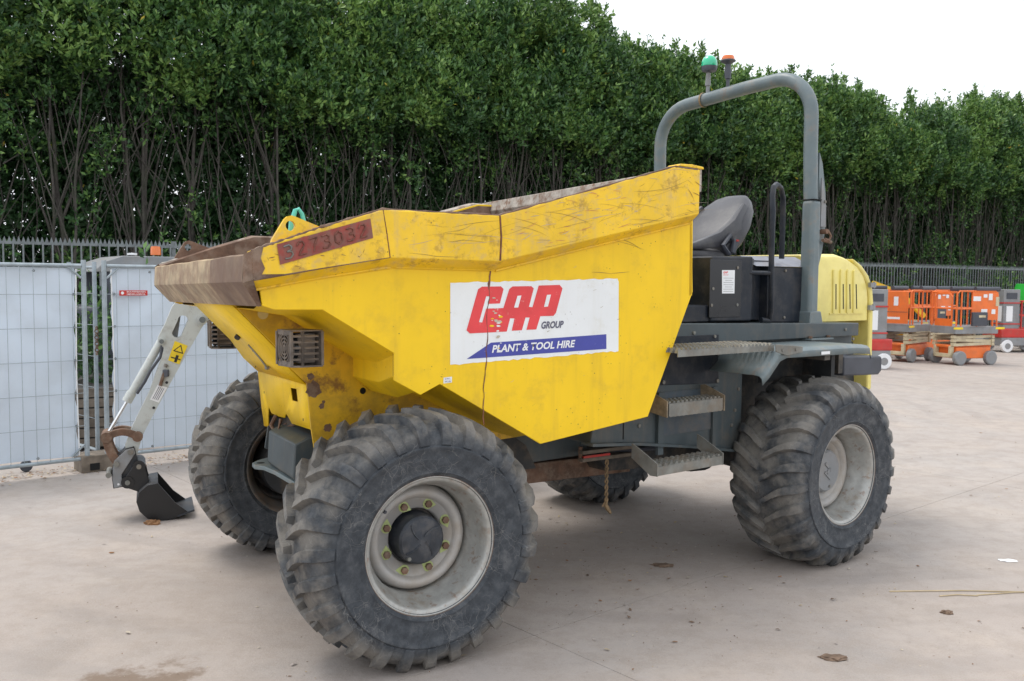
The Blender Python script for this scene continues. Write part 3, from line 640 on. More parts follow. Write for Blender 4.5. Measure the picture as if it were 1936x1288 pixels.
plate('coupler_cheek', [(-0.169, 0.505), (-0.118, 0.515), (-0.108, 0.477), (-0.135, 0.433), (-0.20, 0.33), (-0.195, 0.245), (-0.25, 0.235), (-0.262, 0.318), (-0.248, 0.43)], 0.02, PGREY, 0.085)
for x, z in ((-0.085, 0.385), (-0.162, 0.275)): pin('coupler_boss', x, z, 0.044, BKT, -0.12, 0.12); pin('pin', x, z, 0.017, GALV, -0.135, 0.135)
for x, z in ((-0.14, 0.489), (-0.234, 0.408), (-0.285, 0.333)): pin('pin', x, z, 0.020, GALV, -0.112, 0.112)
pin('pin', -0.222, 0.262, 0.008, WHP, 0.0, 0.10)
plate('bucket_ear', [(-0.13, 0.38), (-0.06, 0.41), (-0.04, 0.36), (-0.02, 0.27), (-0.09, 0.20), (-0.17, 0.235), (-0.19, 0.29)], 0.012, BKT, 0.105); plate('bucket_ear', [(-0.13, 0.38), (-0.06, 0.41), (-0.04, 0.36), (-0.02, 0.27), (-0.09, 0.20), (-0.17, 0.235), (-0.19, 0.29)], 0.012, BKT, -0.105)
shell = B()
prof = [(0.04, 0.272), (-0.03, 0.262), (-0.085, 0.215), (-0.105, 0.15), (-0.085, 0.08), (-0.035, 0.025), (0.03, 0.002), (0.10, 0.0), (0.20, 0.028)]
BW = 0.20
def AB(x, z, o): return AP(x, z, o)
rows = [[AB(x, z, BW) for x, z in prof], [AB(x, z, -BW) for x, z in prof]]
shell.grid(rows); bo = shell.build('bucket', STL, ex)
md = bo.modifiers.new('thickness', 'SOLIDIFY'); md.thickness = 0.012
for off in (BW, -BW):
    plate('bucket_cheek', prof + [(0.234, 0.055), (0.149, 0.128), (0.108, 0.183)], 0.014, BKT, off, bevel=0.0)
B().box(AB(0.225, 0.043, 0), (0.12, 2 * BW + 0.02, 0.014), Matrix((adir, -an, Vector((0, 0, 1)))).transposed() @ Matrix.Rotation(R(-16), 3, 'Y')).build('cutting_edge', STL, ex)
# stickers on the arm
def arm_quad(name, pts, mt, e=0.0575): b = B().face([AP(x, z, e) for x, z in pts]); return b.build(name, mt, ex, smooth=False)
arm_quad('warning_sticker', [(0.121, 1.137), (0.197, 1.105), (0.257, 1.24), (0.169, 1.276)], YST)
arm_quad('sticker_triangle', [(0.155, 1.205), (0.225, 1.180), (0.212, 1.248)], BKT, 0.0585); arm_quad('sticker_triangle_field', [(0.168, 1.208), (0.216, 1.191), (0.207, 1.236)], YST, 0.0592)
arm_quad('sticker_pictogram', [(0.160, 1.125), (0.178, 1.118), (0.196, 1.168), (0.178, 1.175)], BKT, 0.0585); arm_quad('sticker_pictogram', [(0.140, 1.155), (0.205, 1.135), (0.207, 1.143), (0.142, 1.163)], BKT, 0.0588)
arm_quad('data_label', [(-0.005, 0.856), (0.055, 0.83), (0.115, 0.94), (0.048, 0.962)], WHP)
for i in range(4): arm_quad('label_print', [(0.012 + i * 0.011, 0.862 - i * 0.004), (0.0155 + i * 0.011, 0.860 - i * 0.004), (0.060 + i * 0.011, 0.945 - i * 0.004), (0.0565 + i * 0.011, 0.947 - i * 0.004)], GRYP, 0.0584)
B().tube([AP(0.065, 0.955, 0.07), AP(0.095, 1.05, 0.07)], 0.012, 8).build('valve_rod', RUST, ex)
B().box(AP(0.105, 1.045, 0.07), (0.04, 0.03, 0.05)).build('valve_block', CHAR, ex, bevel=0.004)
B().tube([AP(0.10, 1.09, 0.07), AP(0.11, 1.11, 0.07)], 0.014, 8).build('valve_cap', GALV, ex)
for x, z in ((0.110, 0.975), (0.02, 0.795)): pin('pin', x, z, 0.010, BKT, -0.06, 0.0585)
# boom, hidden for the most part behind the skip
bp_ = [Vector(AP(0.36, 1.43)), Vector(AP(0.62, 1.55)), Vector(AP(0.95, 1.50)), Vector(AP(1.35, 1.05)), Vector((0.25, 0.0, 0.75))]
B().tube(bp_, [0.05, 0.075, 0.085, 0.09, 0.09], 4).build('boom', EXW, ex, bevel=0.01)
B().tube([AP(0.28, 1.54), AP(0.55, 1.66), AP(0.8, 1.62)], [0.02, 0.025, 0.03], 10).build('arm_ram', EXW, ex)
B().tube([AP(0.40, 1.44, 0.06), AP(0.48, 1.425, 0.06), AP(0.60, 1.46, 0.06)], 0.006, 6).build('hose', CHAR, ex)
for y in (-0.38, 0.38):
    tr = B(); tr.prism([(0.62 * math.cos(a) * 1.0 + (0.0), 0.0) for a in (0, 1)] if False else [(-0.3, 0), (0.9, 0), (1.03, 0.06), (1.08, 0.17), (1.03, 0.28), (0.9, 0.34), (-0.3, 0.34), (-0.43, 0.28), (-0.48, 0.17), (-0.43, 0.06)], y - 0.12, y + 0.12, 'y')
    tr.build('track', CHAR, ex, bevel=0.02)
B().box((0.3, 0, 0.5), (0.7, 0.5, 0.3)).build('undercarriage', CHAR, ex, bevel=0.02)
B().prism([(-0.2, 0.62), (1.0, 0.62), (1.1, 0.8), (1.0, 1.25), (0.5, 1.3), (0.35, 0.95), (-0.2, 0.9)], -0.5, 0.5, 'y').build('house', EXW, ex, bevel=0.04)

# ------------------------------------------------------------------ dumper
fa, ra = 30.127, 38.501
dm = empty('site_dumper', (-0.96339, 5.04447, 0), R(180 + fa), 'large yellow and grey site dumper with roll bar, filling the foreground', 'dumper')
def place_rear(o): o.location = (-2.71486, -0.15777, 0); o.rotation_euler = (0, 0, R(ra - fa)); return o
SR = R(0.9)
def place_skip(o): o.location = (0, 1.5 * math.sin(SR), 1.5 - 1.5 * math.cos(SR)); o.rotation_euler = (SR, 0, 0); return o

# --- wheels
WR = 0.585; TW = 0.516
def carcass(y):      # radius of the carcass under the lugs
    a = abs(y) / (TW / 2)
    return 0.555 - 0.022 * a ** 2 - 0.055 * max(0, a - 0.72) ** 2 / 0.0784
def make_tyre(sg):
    b = B(); hw = TW / 2
    prof = [(0.292, -hw * 0.80), (0.305, -hw * 0.90), (0.325, -hw * 0.945), (0.330, -hw * 0.965), (0.337, -hw * 0.955), (0.36, -hw * 0.975), (0.40, -hw * 1.0), (0.430, -hw * 1.0), (0.436, -hw * 1.018), (0.446, -hw * 1.018), (0.452, -hw * 0.985), (0.462, -hw * 0.985), (0.49, -hw * 0.965)]
    top = [(carcass(y), y) for y in np.linspace(-hw * 0.92, hw * 0.92, 13)]
    b.lathe(prof + top + [(r, -y) for r, y in prof[::-1]], 'y', n=112)
    NL = 27
    for side in (-1, 1):
        for k in range(NL):
            t0 = 2 * PI * (k + (0.5 if side > 0 else 0)) / NL + random.uniform(-0.006, 0.006)
            rows = []
            st = [(0.012, 0.0), (0.055, 0.040), (0.100, 0.088), (0.150, 0.128), (0.200, 0.153), (0.240, 0.166), (0.256, 0.170), (0.259, 0.172)]
            rad_off = [0, 0, 0, 0, 0, 0.0, 0, 0]
            for i, (y, dt) in enumerate(st):
                rb = carcass(y) if y < 0.235 else (0.505 if i == 5 else (0.480 if i == 6 else 0.455))
                hgt = (0.036, 0.037, 0.037, 0.036, 0.034, 0.038, 0.028, 0.003)[i]; wid = (0.034, 0.038, 0.042, 0.048, 0.056, 0.062, 0.062, 0.058)[i]
                th = t0 + dt * 1.12
                row = []
                for (dx, hh) in ((-wid * 0.66, -0.012), (-wid * 0.42, 1.0), (wid * 0.42, 1.0), (wid * 0.66, -0.012)):
                    if hh > 0: rr_, yy = (rb + hgt, y) if i < 5 else (rb + hgt * (0.9 if i == 5 else 0.55), y + (0.003 if i > 5 else 0.001))
                    else: rr_, yy = rb - 0.010, y - (0.0 if i < 5 else 0.012)
                    a = th + dx / 0.56
                    row.append((rr_ * math.cos(a), side * yy, rr_ * math.sin(a)))
                rows.append(row)
            b.grid(rows, closed=True, capends=True)
    o = b.build('tyre', TYRE, None, ang=38, bevel=0)
    if sg < 0: pass
    return o
def make_wheel(name, sg, frame_loc, place, cap_mat, nuts, mirror):
    """sg=+1: outer face towards +y (left side)"""
    hw = TW / 2 - 0.022
    # dished disc (the part itself); y measured from the outer flange inwards
    d = lambda r, dep: (r, sg * (hw - dep))
    disc = B().lathe([d(0.258, 0.26), d(0.245, 0.22), d(0.236, 0.180), d(0.226, 0.155), d(0.212, 0.145), d(0.198, 0.152), d(0.188, 0.168), d(0.182, 0.176), d(0.140, 0.178), d(0.134, 0.195), d(0.134, 0.25)], 'y', n=64).build('wheel', RIM if sg > 0 else RIMD, dm, recalc=False)
    disc.modifiers.new('thickness', 'SOLIDIFY').thickness = 0.006
    M0 = Matrix.Translation(frame_loc)
    if place: 
        PR = Matrix.Translation((-2.71486, -0.15777, 0)) @ Matrix.Rotation(R(ra - fa), 4, 'Z'); M0 = PR @ M0
    disc.matrix_local = M0 @ Matrix.Rotation(random.uniform(0, 6) if not nuts else R(0), 4, 'Y')
    ty = tyreL.copy() if not mirror else tyreR.copy(); ty.name = 'tyre'; col.objects.link(ty); ty.parent = disc; ty.rotation_euler = (0, random.uniform(0, 6), 0)
    f = 0.311
    rim = [(f, 0.0), (f + 0.002, 0.008), (f - 0.004, 0.014), (f - 0.012, 0.014), (f - 0.020, 0.02), (f - 0.024, 0.045), (f - 0.034, 0.062), (f - 0.036, 0.095), (f - 0.052, 0.115), (f - 0.055, 0.26), (f - 0.052, 0.40), (f - 0.035, 0.42), (f - 0.022, 0.455), (f - 0.012, 0.465), (f, 0.472)]
    ro = B().lathe([d(r, dep) for r, dep in rim], 'y', n=80).build('rim', RIMIN if sg > 0 else RIMD, disc, recalc=False)
    ro.modifiers.new('thickness', 'SOLIDIFY').thickness = 0.007
    B().lathe([d(f + 0.003 + 0.0035 * math.cos(a), 0.002 + 0.0035 * math.sin(a)) for a in np.linspace(0, 2 * PI, 7)], 'y', n=80).build('rusty_rim_edge', RUST, disc)
    cr = 0.110 if nuts else 0.132
    B().lathe([d(cr + 0.010, 0.26), d(cr, 0.112 if nuts else 0.15), d(cr - 0.010, 0.102 if nuts else 0.138), d(0.0, 0.100 if nuts else 0.134)], 'y', n=40).build('hub_cap', cap_mat, disc)
    # swirl relief and plug on the cap
    b = B()
    if not nuts: b.box((-0.02, sg * (hw - 0.132), 0.02), (0.018, 0.006, 0.08)).box((0.025, sg * (hw - 0.132), -0.01), (0.018, 0.006, 0.08)).box((0, sg * (hw - 0.132), 0.005), (0.05, 0.006, 0.018))
    for k in range(4 if nuts else 0):
        a0 = k * PI / 2 + 0.4; b.tube([(r * math.cos(a0 + r * 6), sg * (hw - (0.099 if nuts else 0.133)), r * math.sin(a0 + r * 6)) for r in np.linspace(0.02, cr - 0.016, 7)], 0.0045, 5)
    b.build('cap_rib', cap_mat, disc)
    B().tube([(0.065, sg * (hw - 0.16), -0.075), (0.065, sg * (hw - (0.093 if nuts else 0.13)), -0.075)], 0.009, 8).build('cap_plug', GALV, disc)
    if nuts:
        for k in range(8):
            a = R(22 + 45 * k); c = Vector((0.158 * math.cos(a), 0, 0.158 * math.sin(a)))
            yy = sg * (hw - 0.177)
            n = B(); n.lathe([(0.017, yy), (0.017, yy + sg * 0.022), (0.010, yy + sg * 0.024), (0, yy + sg * 0.024)], 'y', c, 6); n.build('wheel_nut', RUST, disc, ang=20)
            t = B(); ta = a + random.uniform(1.2, 2.8); outl = [(0.025 * math.cos(x), 0.025 * math.sin(x)) for x in np.linspace(ta + 0.75, ta + 2 * PI - 0.75, 12)] + [(0.042 * math.cos(ta), 0.042 * math.sin(ta))]
            t.prism([(c.x + x, c.z + z) for x, z in outl], yy + sg * 0.001, yy + sg * 0.007, 'y'); t.build('nut_indicator', NUTY, disc)
    v = B().tube([(0.20, sg * (hw - 0.10), 0.165), (0.19, sg * (hw - 0.07), 0.158)], 0.008, 8).build('valve_stem', CHAR, disc)
    return disc
tyreL = make_tyre(1); tyreR = tyreL
HT = 0.9975
make_wheel('fl', 1, (0, HT, WR - 0.02), False, HUB, True, False)
make_wheel('fr', -1, (0, -HT, WR - 0.02), False, HUB, True, False)
make_wheel('rl', 1, (0, HT, WR - 0.02), True, PGREY, False, False)
make_wheel('rr', -1, (0, -HT, WR - 0.02), True, PGREY, False, False)
bpy.data.objects.remove(tyreL)

# --- skip (in its own slightly tilted frame)
SIDE = [(0.691, 1.608), (0.641, 1.590), (0.432, 1.588), (0.104, 1.392), (0.105, 1.269), (-0.024, 1.197), (-0.122, 1.242), (-0.667, 0.921), (-1.333, 1.012), (-1.631, 1.670), (-1.611, 2.30), (-1.43, 2.30), (-0.397, 2.0), (0.182, 2.0), (0.72, 1.82)]
sk = B()
for s in (1, -1): sk.prism(SIDE, s * 1.037, s * 1.05, 'y')
# belly of the hopper between the side plates
belly = [(0.66, 1.60), (0.43, 1.56), (0.08, 1.345), (0.08, 1.25), (-0.02, 1.17), (-0.12, 1.21), (-0.667, 0.93), (-1.33, 1.02), (-1.62, 1.67), (-1.60, 2.28)]
bin_ = [(x, z) for x, z in belly]
sk.grid([[(x, -1.038, z + 0.045) for x, z in bin_], [(x, -0.80, z - 0.010) for x, z in bin_], [(x, 0.80, z - 0.010) for x, z in bin_], [(x, 1.038, z + 0.045) for x, z in bin_]], mt=None)
skip = place_skip(sk.build('skip', YEL, dm, bevel=0.003))
# interior shell (scoured)
ins = [(x, z + 0.02) for x, z in [(0.70, 1.66), (0.43, 1.62), (0.08, 1.42), (-0.667, 0.96), (-1.30, 1.05)]] + [(-1.598, 1.70), (-1.575, 2.29)]
B().grid([[(x, -1.03, z) for x, z in ins], [(x, 1.03, z) for x, z in ins]]).build('skip_liner', RUST, skip)
for s in (1, -1):
    B().face([(x, s * 1.036, z + (0.02 if z < 1.75 else -0.012)) for x, z in SIDE]).build('side_liner', RUST, skip, smooth=False)
# rim bands: one per side
TOP = [(0.747, 1.832), (0.600, 1.886), (0.456, 1.938), (0.182, 2.024), (-0.397, 2.024), (-0.90, 2.168), (-1.438, 2.321), (-1.611, 2.317)]
BOT = [(0.740, 1.713), (0.600, 1.737), (0.456, 1.763), (0.149, 1.815), (-0.397, 1.809), (-0.90, 1.923), (-1.438, 2.044), (-1.606, 2.083)]
def band(s):
    b = B(); rows = []
    for (xt, zt), (xb, zb) in zip(TOP, BOT):
        fl = 0.0
        if s < 0 and xt < -0.3: fl = 0.10 * (-xt - 0.3) / 1.3
        j = 0.004 * math.sin(xt * 9)
        rows.append([(xb, s * (1.120 + fl), zb), (xt, s * (1.120 + fl + j * .5), zt - 0.006), (xt, s * (1.112 + fl), zt + j * .4), (xt, s * (1.045 + fl), zt - 0.004), (xt, s * (1.032 + fl), zt - 0.012), (xt, s * (1.026 + fl * .5), zb), (xb, s * (1.0505 + fl), zb - 0.045), (xb, s * (1.105 + fl), zb - 0.012)])
    if s > 0: b.grid(rows, closed=True, capends=True)
    else:
        b.grid(rows[:5], closed=True, mt=RUST); b.grid(rows[4:], closed=True, mt=INNER)
    return b
bd = band(1).build('rim_band', YELB, skip, bevel=0.003); bd2 = band(-1).build('rim_band', INNER, skip)
# worn top edge of the near band, jagged
e = B(); pts = []
for i in range(len(TOP) - 1):
    for k in range(14):
        t = k / 14; pts.append((TOP[i][0] * (1 - t) + TOP[i + 1][0] * t, TOP[i][1] * (1 - t) + TOP[i + 1][1] * t))
e.tube([(x, 1.113 + random.uniform(-0.002, 0.002), z - 0.003 + random.uniform(-0.0015, 0.0015)) for x, z in pts], [random.uniform(0.004, 0.0085) for _ in pts], 6).build('worn_edge', RUST, skip)
e = B().tube([(x, 1.118, z + 0.0) for x, z in BOT[:4]], [0.005, 0.004, 0.003, 0.002], 6).build('worn_edge', RUST, skip)
# weld seams and the rust crack below them
B().tube([(-0.397, 1.121, 2.02), (-0.404, 1.1215, 1.92), (-0.399, 1.121, 1.812)], 0.0045, 6).build('weld_seam', WELD, skip)
B().tube([(0.182, 1.121, 2.02), (0.165, 1.1215, 1.92), (0.150, 1.121, 1.815)], 0.0022, 6).build('weld_seam', WELD, skip)
cr = B(); x = -0.385; rows = []
zz = list(np.linspace(1.775, 1.035, 44))
for i, z in enumerate(zz):
    x += (0.0035 if z > 1.3 else 0.001) * (1 if i % 9 < 5 else -0.3) * 0.6 + random.uniform(-0.0035, 0.0035); wv = (0.008 if z > 1.68 else 0.0034) * random.uniform(0.4, 1.0)
    rows.append([(x + wv, 1.0525, z), (x - wv, 1.0525, z)])
cr.grid(rows).build('rust_crack', WELD, skip, smooth=False)
bk_ = B().box((-1.615, 0, 1.98), (0.02, 2.10, 0.66)).build('back_plate', YEL, skip)
for P_ in ([(-0.397, 1.055, 1.770), (-0.20, 1.055, 1.772), (0.10, 1.055, 1.775)], [(0.12, 1.055, 1.775), (0.45, 1.055, 1.724), (0.72, 1.055, 1.672)], [(-0.41, 1.055, 1.766), (-0.90, 1.055, 1.880), (-1.60, 1.055, 2.036)]):
    B().tube(P_, 0.006, 6).build('weld_fillet', YELB, skip)
# back wall top beam with bevelled inner lip
B().prism([(-1.64, 2.20), (-1.56, 2.20), (-1.53, 2.255), (-1.545, 2.325), (-1.60, 2.335), (-1.64, 2.32)], -1.20, 1.10, 'y').build('back_rim', INNER, skip, bevel=0.004)
B().prism([(-1.64, 2.318), (-1.47, 2.325), (-1.475, 2.336), (-1.56, 2.338), (-1.635, 2.330)], 1.02, 1.118, 'y').build('corner_cap', YELB, skip, bevel=0.003)
# front lip
b = B(); rows = []
for s in np.linspace(-1, 1, 15):
    w1, w2 = 1.085 * s, 1.015 * s; j = 0.002 * math.sin(s * 11)
    rows.append([(0.700 + (0.03 if False else 0), w2, 1.604), (0.776, w1, 1.705), (0.777, w1, 1.722), (0.771, w1, 1.812 + j), (0.752, w1, 1.820 + j), (0.735, w1, 1.80 + j), (0.68, w2, 1.63)])
b.grid(rows[:11], closed=True, mt=LIP); b.grid(rows[10:], closed=True, mt=LIPB); b.build('front_lip', None, skip)
for s in (1, -1):   # corner pieces between lip and side band
    b = B(); b.grid([[(0.776, s * 1.086, 1.700), (0.772, s * 1.086, 1.815)], [(0.762, s * 1.108, 1.706), (0.760, s * 1.108, 1.824)], [(0.742, s * 1.1195, 1.712), (0.748, s * 1.1195, 1.831)]])
    b.grid([[(0.698, s * 1.016, 1.602), (0.776, s * 1.086, 1.700)], [(0.692, s * 1.048, 1.606), (0.742, s * 1.1195, 1.712)]])
    b.build('lip_corner', RUST, skip)
    b = B().prism([(0.742, 1.715), (0.748, 1.831), (0.70, 1.848), (0.712, 1.80), (0.695, 1.76), (0.708, 1.735), (0.60, 1.738), (0.69, 1.724)], s * 1.1205, s * 1.1225, 'y').build('rust_patch', RUST, skip)
# crust of dried concrete along the far lip and rim
e = B(); e.tube([(0.745 - 0.56 * t + 0.01 * math.sin(31 * t), -1.07 + 0.02 * math.sin(17 * t), 1.825 + 0.18 * t + 0.01 * math.sin(9 * t)) for t in np.linspace(0, 1, 26)], [0.006 + 0.003 * math.sin(k * 2.3) for k in range(26)], 8).build('crusted_edge', INNER, skip)
# lifting lugs
def lug(s, mt):
    pts = [(0.66, 1.855), (0.655, 1.88), (0.602, 1.965), (0.590, 1.976), (0.573, 1.981), (0.556, 1.976), (0.43, 1.93), (0.40, 1.90)]
    b = B(); hx, hz, hr = 0.578, 1.938, 0.021
    O1 = [b.bm.verts.new((x, s * 1.065, z)) for x, z in pts]; O2 = [b.bm.verts.new((x, s * 1.088, z)) for x, z in pts]
    h = [(hx + hr * math.cos(a), hz + hr * math.sin(a)) for a in np.linspace(0, 2 * PI, 15)[:-1]]
    I1 = [b.bm.verts.new((x, s * 1.065, z)) for x, z in h]; I2 = [b.bm.verts.new((x, s * 1.088, z)) for x, z in h]
    for O, I in ((O1, I1), (O2, I2)):
        es = [b.bm.edges.new((O[i], O[(i + 1) % len(O)])) for i in range(len(O))] + [b.bm.edges.new((I[i], I[(i + 1) % len(I)])) for i in range(len(I))]
        bmesh.ops.triangle_fill(b.bm, use_beauty=True, use_dissolve=False, edges=es)
    for O, P_ in ((O1, O2), (I1, I2)):
        for i in range(len(O)): b.bm.faces.new((O[i], O[(i + 1) % len(O)], P_[(i + 1) % len(O)], P_[i]))
    return b.build('lifting_lug', mt, skip)
lug(1, YELB); lug(-1, RUST)
th = B(); th.tube([(0.548, 0.98, 1.88), (0.540, 0.978, 1.96), (0.524, 0.975, 2.012), (0.508, 0.97, 2.02), (0.494, 0.972, 2.00), (0.480, 0.975, 1.94), (0.478, 0.98, 1.88)], [0.014, 0.013, 0.010, 0.008, 0.009, 0.011, 0.012], 8)
th.build('teal_hook', TEAL, skip)
# raised weld-bead digits on a red painted field
def along(p, q, t): return tuple(a + (b_ - a) * t for a, b_ in zip(p, q))
pa, pb2, pc, pd = (0.646, 1.858), (0.241, 1.980), (0.229, 1.897), (0.634, 1.775)
B().face([(x, 1.1235, z) for x, z in (pa, pb2, pc, pd)]).build('red_number_field', REDPL, skip, smooth=False)
dig = {'3': [[(0.1, 0.95), (0.6, 1.0), (0.85, 0.8), (0.75, 0.6), (0.35, 0.52)], [(0.35, 0.52), (0.8, 0.45), (0.9, 0.2), (0.6, 0.0), (0.1, 0.05)]],
       '2': [[(0.1, 0.75), (0.3, 1.0), (0.7, 0.98), (0.85, 0.7), (0.5, 0.35), (0.15, 0.02), (0.9, 0.0)]],
       '7': [[(0.1, 0.98), (0.9, 1.0), (0.6, 0.5), (0.45, 0.0)]], '0': [[(0.5, 1.0), (0.15, 0.75), (0.15, 0.25), (0.5, 0.0), (0.85, 0.25), (0.85, 0.75), (0.5, 1.0)]]}
for i, ch_ in enumerate('3273032'):
    b = B()
    for strk in dig[ch_]:
        P_ = []
        for x, z in strk:
            u = (0.05 + i * 0.132 + x * 0.105); v = 0.18 + z * 0.64
            lo_, hi_ = along(pd, pc, u), along(pa, pb2, u); q = along(lo_, hi_, v); P_.append((q[0], 1.1255, q[1]))
        # subdivide and wobble like a hand-laid bead
        Q = []
        for a_, c_ in zip(P_[:-1], P_[1:]):
            for t in (0, 0.33, 0.66): Q.append(tuple(a_[k] + (c_[k] - a_[k]) * t + (random.uniform(-0.0006, 0.0006) if k != 1 else 0) for k in range(3)))
        Q.append(P_[-1]); b.tube(Q, [random.uniform(0.0028, 0.0042) for _ in Q], 6)
    b.build('digit', GALV if i == 0 else WELD, skip)
# big sticker with logo and lettering
def torn(a, b_, n, amp): 
    return [(a[0] + (b_[0] - a[0]) * k / n, a[1] + (b_[1] - a[1]) * k / n + (random.uniform(-amp, amp) if 0 < k < n else 0)) for k in range(n)]
sq = [(-0.175, 1.708), (-1.126, 1.736), (-1.136, 1.364), (-0.174, 1.330)]
outl = torn(sq[0], sq[1], 40, 0.003) + [sq[1], (-1.134, 1.72)] + [sq[2]] + torn(sq[2], sq[3], 40, 0.004)[1:] + [sq[3]]
B().face([(x, 1.0512, z) for x, z in outl]).build('sticker', WHT, skip, smooth=False)
def decal(name, pts, mt, y): return B().face([(x, y, z) for x, z in pts]).build(name, mt, skip, smooth=False)
GAP = [(-0.258, 1.488), (-0.319, 1.679), (-0.340, 1.691), (-0.442, 1.693), (-0.456, 1.680), (-0.438, 1.610), (-0.375, 1.608), (-0.386, 1.645), (-0.364, 1.645), (-0.327, 1.525), (-0.345, 1.523), (-0.367, 1.587), (-0.455, 1.590), (-0.487, 1.680), (-0.505, 1.693), (-0.610, 1.695), (-0.624, 1.684), (-0.597, 1.595), (-0.617, 1.593), (-0.652, 1.698), (-0.773, 1.702), (-0.790, 1.685), (-0.752, 1.564), (-0.738, 1.550), (-0.662, 1.549), (-0.639, 1.485), (-0.583, 1.484), (-0.601, 1.543), (-0.578, 1.544), (-0.558, 1.483), (-0.501, 1.481), (-0.516, 1.540), (-0.492, 1.541), (-0.474, 1.478), (-0.371, 1.475), (-0.275, 1.473)]
GAP = [(-0.258, 1.488), (-0.319, 1.679), (-0.340, 1.691), (-0.442, 1.693), (-0.456, 1.680), (-0.436, 1.612), (-0.372, 1.610), (-0.382, 1.646), (-0.362, 1.646), (-0.324, 1.525), (-0.341, 1.523), (-0.362, 1.588), (-0.455, 1.590), (-0.487, 1.680)] + GAP[14:]
o = decal('logo_letters', GAP, REDP, 1.0524); 
decal('logo_slot', [(-0.532, 1.648), (-0.554, 1.650), (-0.536, 1.592), (-0.513, 1.592)], WHT, 1.0534)
decal('logo_slot', [(-0.699, 1.653), (-0.722, 1.654), (-0.705, 1.596), (-0.682, 1.594)], WHT, 1.0534)
decal('blue_bar', [(-0.259, 1.354), (-0.388, 1.427), (-1.058, 1.453), (-1.059, 1.378)], BLUP, 1.0524)
upv = (0.0, 0, 1); rt = (-1, 0, 0.022)
text('lettering', 'GROUP', GRYP, skip, (-0.668, 1.0522, 1.487), rt, upv, 0.036, 0.130, shear=0.25, bold=0.035)
text('lettering', 'PLANT & TOOL HIRE', WHP, skip, (-0.392, 1.0532, 1.378), (-1, 0, 0.030), upv, 0.037, 0.475, shear=0.22, bold=0.03)
# scuffed-through patch and creases in the sticker
b = B()
for _ in range(26):
    x, z = -0.42 + random.gauss(0, 0.022), 1.52 + random.gauss(0, 0.05); r_ = random.uniform(0.003, 0.011)
    b.face([(x + r_ * math.cos(a) * 1.6 * random.uniform(.6, 1), 1.0541 + _ * 0.00002, z + r_ * math.sin(a) * 0.6 * random.uniform(.6, 1)) for a in np.linspace(0, 2 * PI, 8)[:-1]], mt=random.choice((YEL, WHT, WHT, SCRG)))
b.build('sticker_scuffs', None, skip, smooth=False, kind='stuff')
decal('small_sticker', [(-0.140, 1.272), (-0.183, 1.275), (-0.182, 1.248), (-0.139, 1.245)], WHP, 1.0512)
text('lettering', 'S.W.L', GRYP, skip, (-0.146, 1.0518, 1.262), rt, upv, 0.008, 0.03); text('lettering', '995 kN', GRYP, skip, (-0.146, 1.0518, 1.249), rt, upv, 0.008, 0.03)
# scratches and gouges
def scratches(name, n, xr, zf, y, mats, lr, wr, ang):
    b = B()
    for i in range(n):
        x = random.uniform(*xr); z0, z1 = zf(x); z = random.uniform(z0, z1); L_ = random.uniform(*lr); a = ang(); w_ = random.uniform(*wr); mt = random.choice(mats); rows = []
        bend = random.uniform(-0.25, 0.25)
        for k in range(7):
            t = k / 6; aa = a + bend * t; px, pz = x - math.cos(aa) * L_ * t, z + math.sin(aa) * L_ * t; zl, zh = zf(px)
            pz = min(max(pz, zl), zh); ww = w_ * math.sin(PI * (0.08 + 0.84 * t)); rows.append([(px, y + i * 0.00001, pz + ww), (px, y + i * 0.00001, pz - ww)])
        b.grid(rows, mt=mt)
    return b.build(name, None, skip, smooth=False, kind='stuff')
topx, topz = [p[0] for p in TOP][::-1], [p[1] for p in TOP][::-1]; botz = [p[1] for p in BOT][::-1]; botx = [p[0] for p in BOT][::-1]
zf = lambda x: (float(np.interp(x, botx, botz)) + 0.012, float(np.interp(x, topx, topz)) - 0.015)
scratches('band_scratches', 60, (-1.45, 0.1), zf, 1.1212, (SCRD, SCRD, SCRG, SCRD), (0.02, 0.30), (0.0003, 0.0010), lambda: random.choice((random.uniform(-0.15, 0.6), random.uniform(-0.1, 0.25))))
scratches('band_scrapes', 60, (-1.2, -0.45), zf, 1.1211, (SCRR, SCRG, SCRR, SCRG), (0.01, 0.09), (0.0004, 0.0016), lambda: random.uniform(0.1, 0.35))
scratches('rust_runs', 34, (0.15, 0.70), zf, 1.1213, (SCRD, WELD), (0.006, 0.03), (0.0008, 0.002), lambda: random.uniform(0, 3))
scratches('panel_scratches', 60, (-1.35, -0.35), lambda x: (1.08, 1.80), 1.0548, (SCRD, SCRG, SCRD), (0.004, 0.03), (0.0004, 0.0011), lambda: random.choice((1.57, 1.4, 1.8, 0.3)))
scratches('panel_gouges', 5, (-1.25, -0.9), lambda x: (1.70, 1.98), 1.0514, (SCRD,), (0.10, 0.25), (0.0008, 0.0015), lambda: random.uniform(-0.3, 0.1))
# dents with a torn flap near the rear top corner
scratches('gouge_marks', 7, (-1.58, -1.44), zf, 1.1215, (SCRD, WELD), (0.02, 0.07), (0.0006, 0.0025), lambda: random.uniform(-0.9, 0.2))

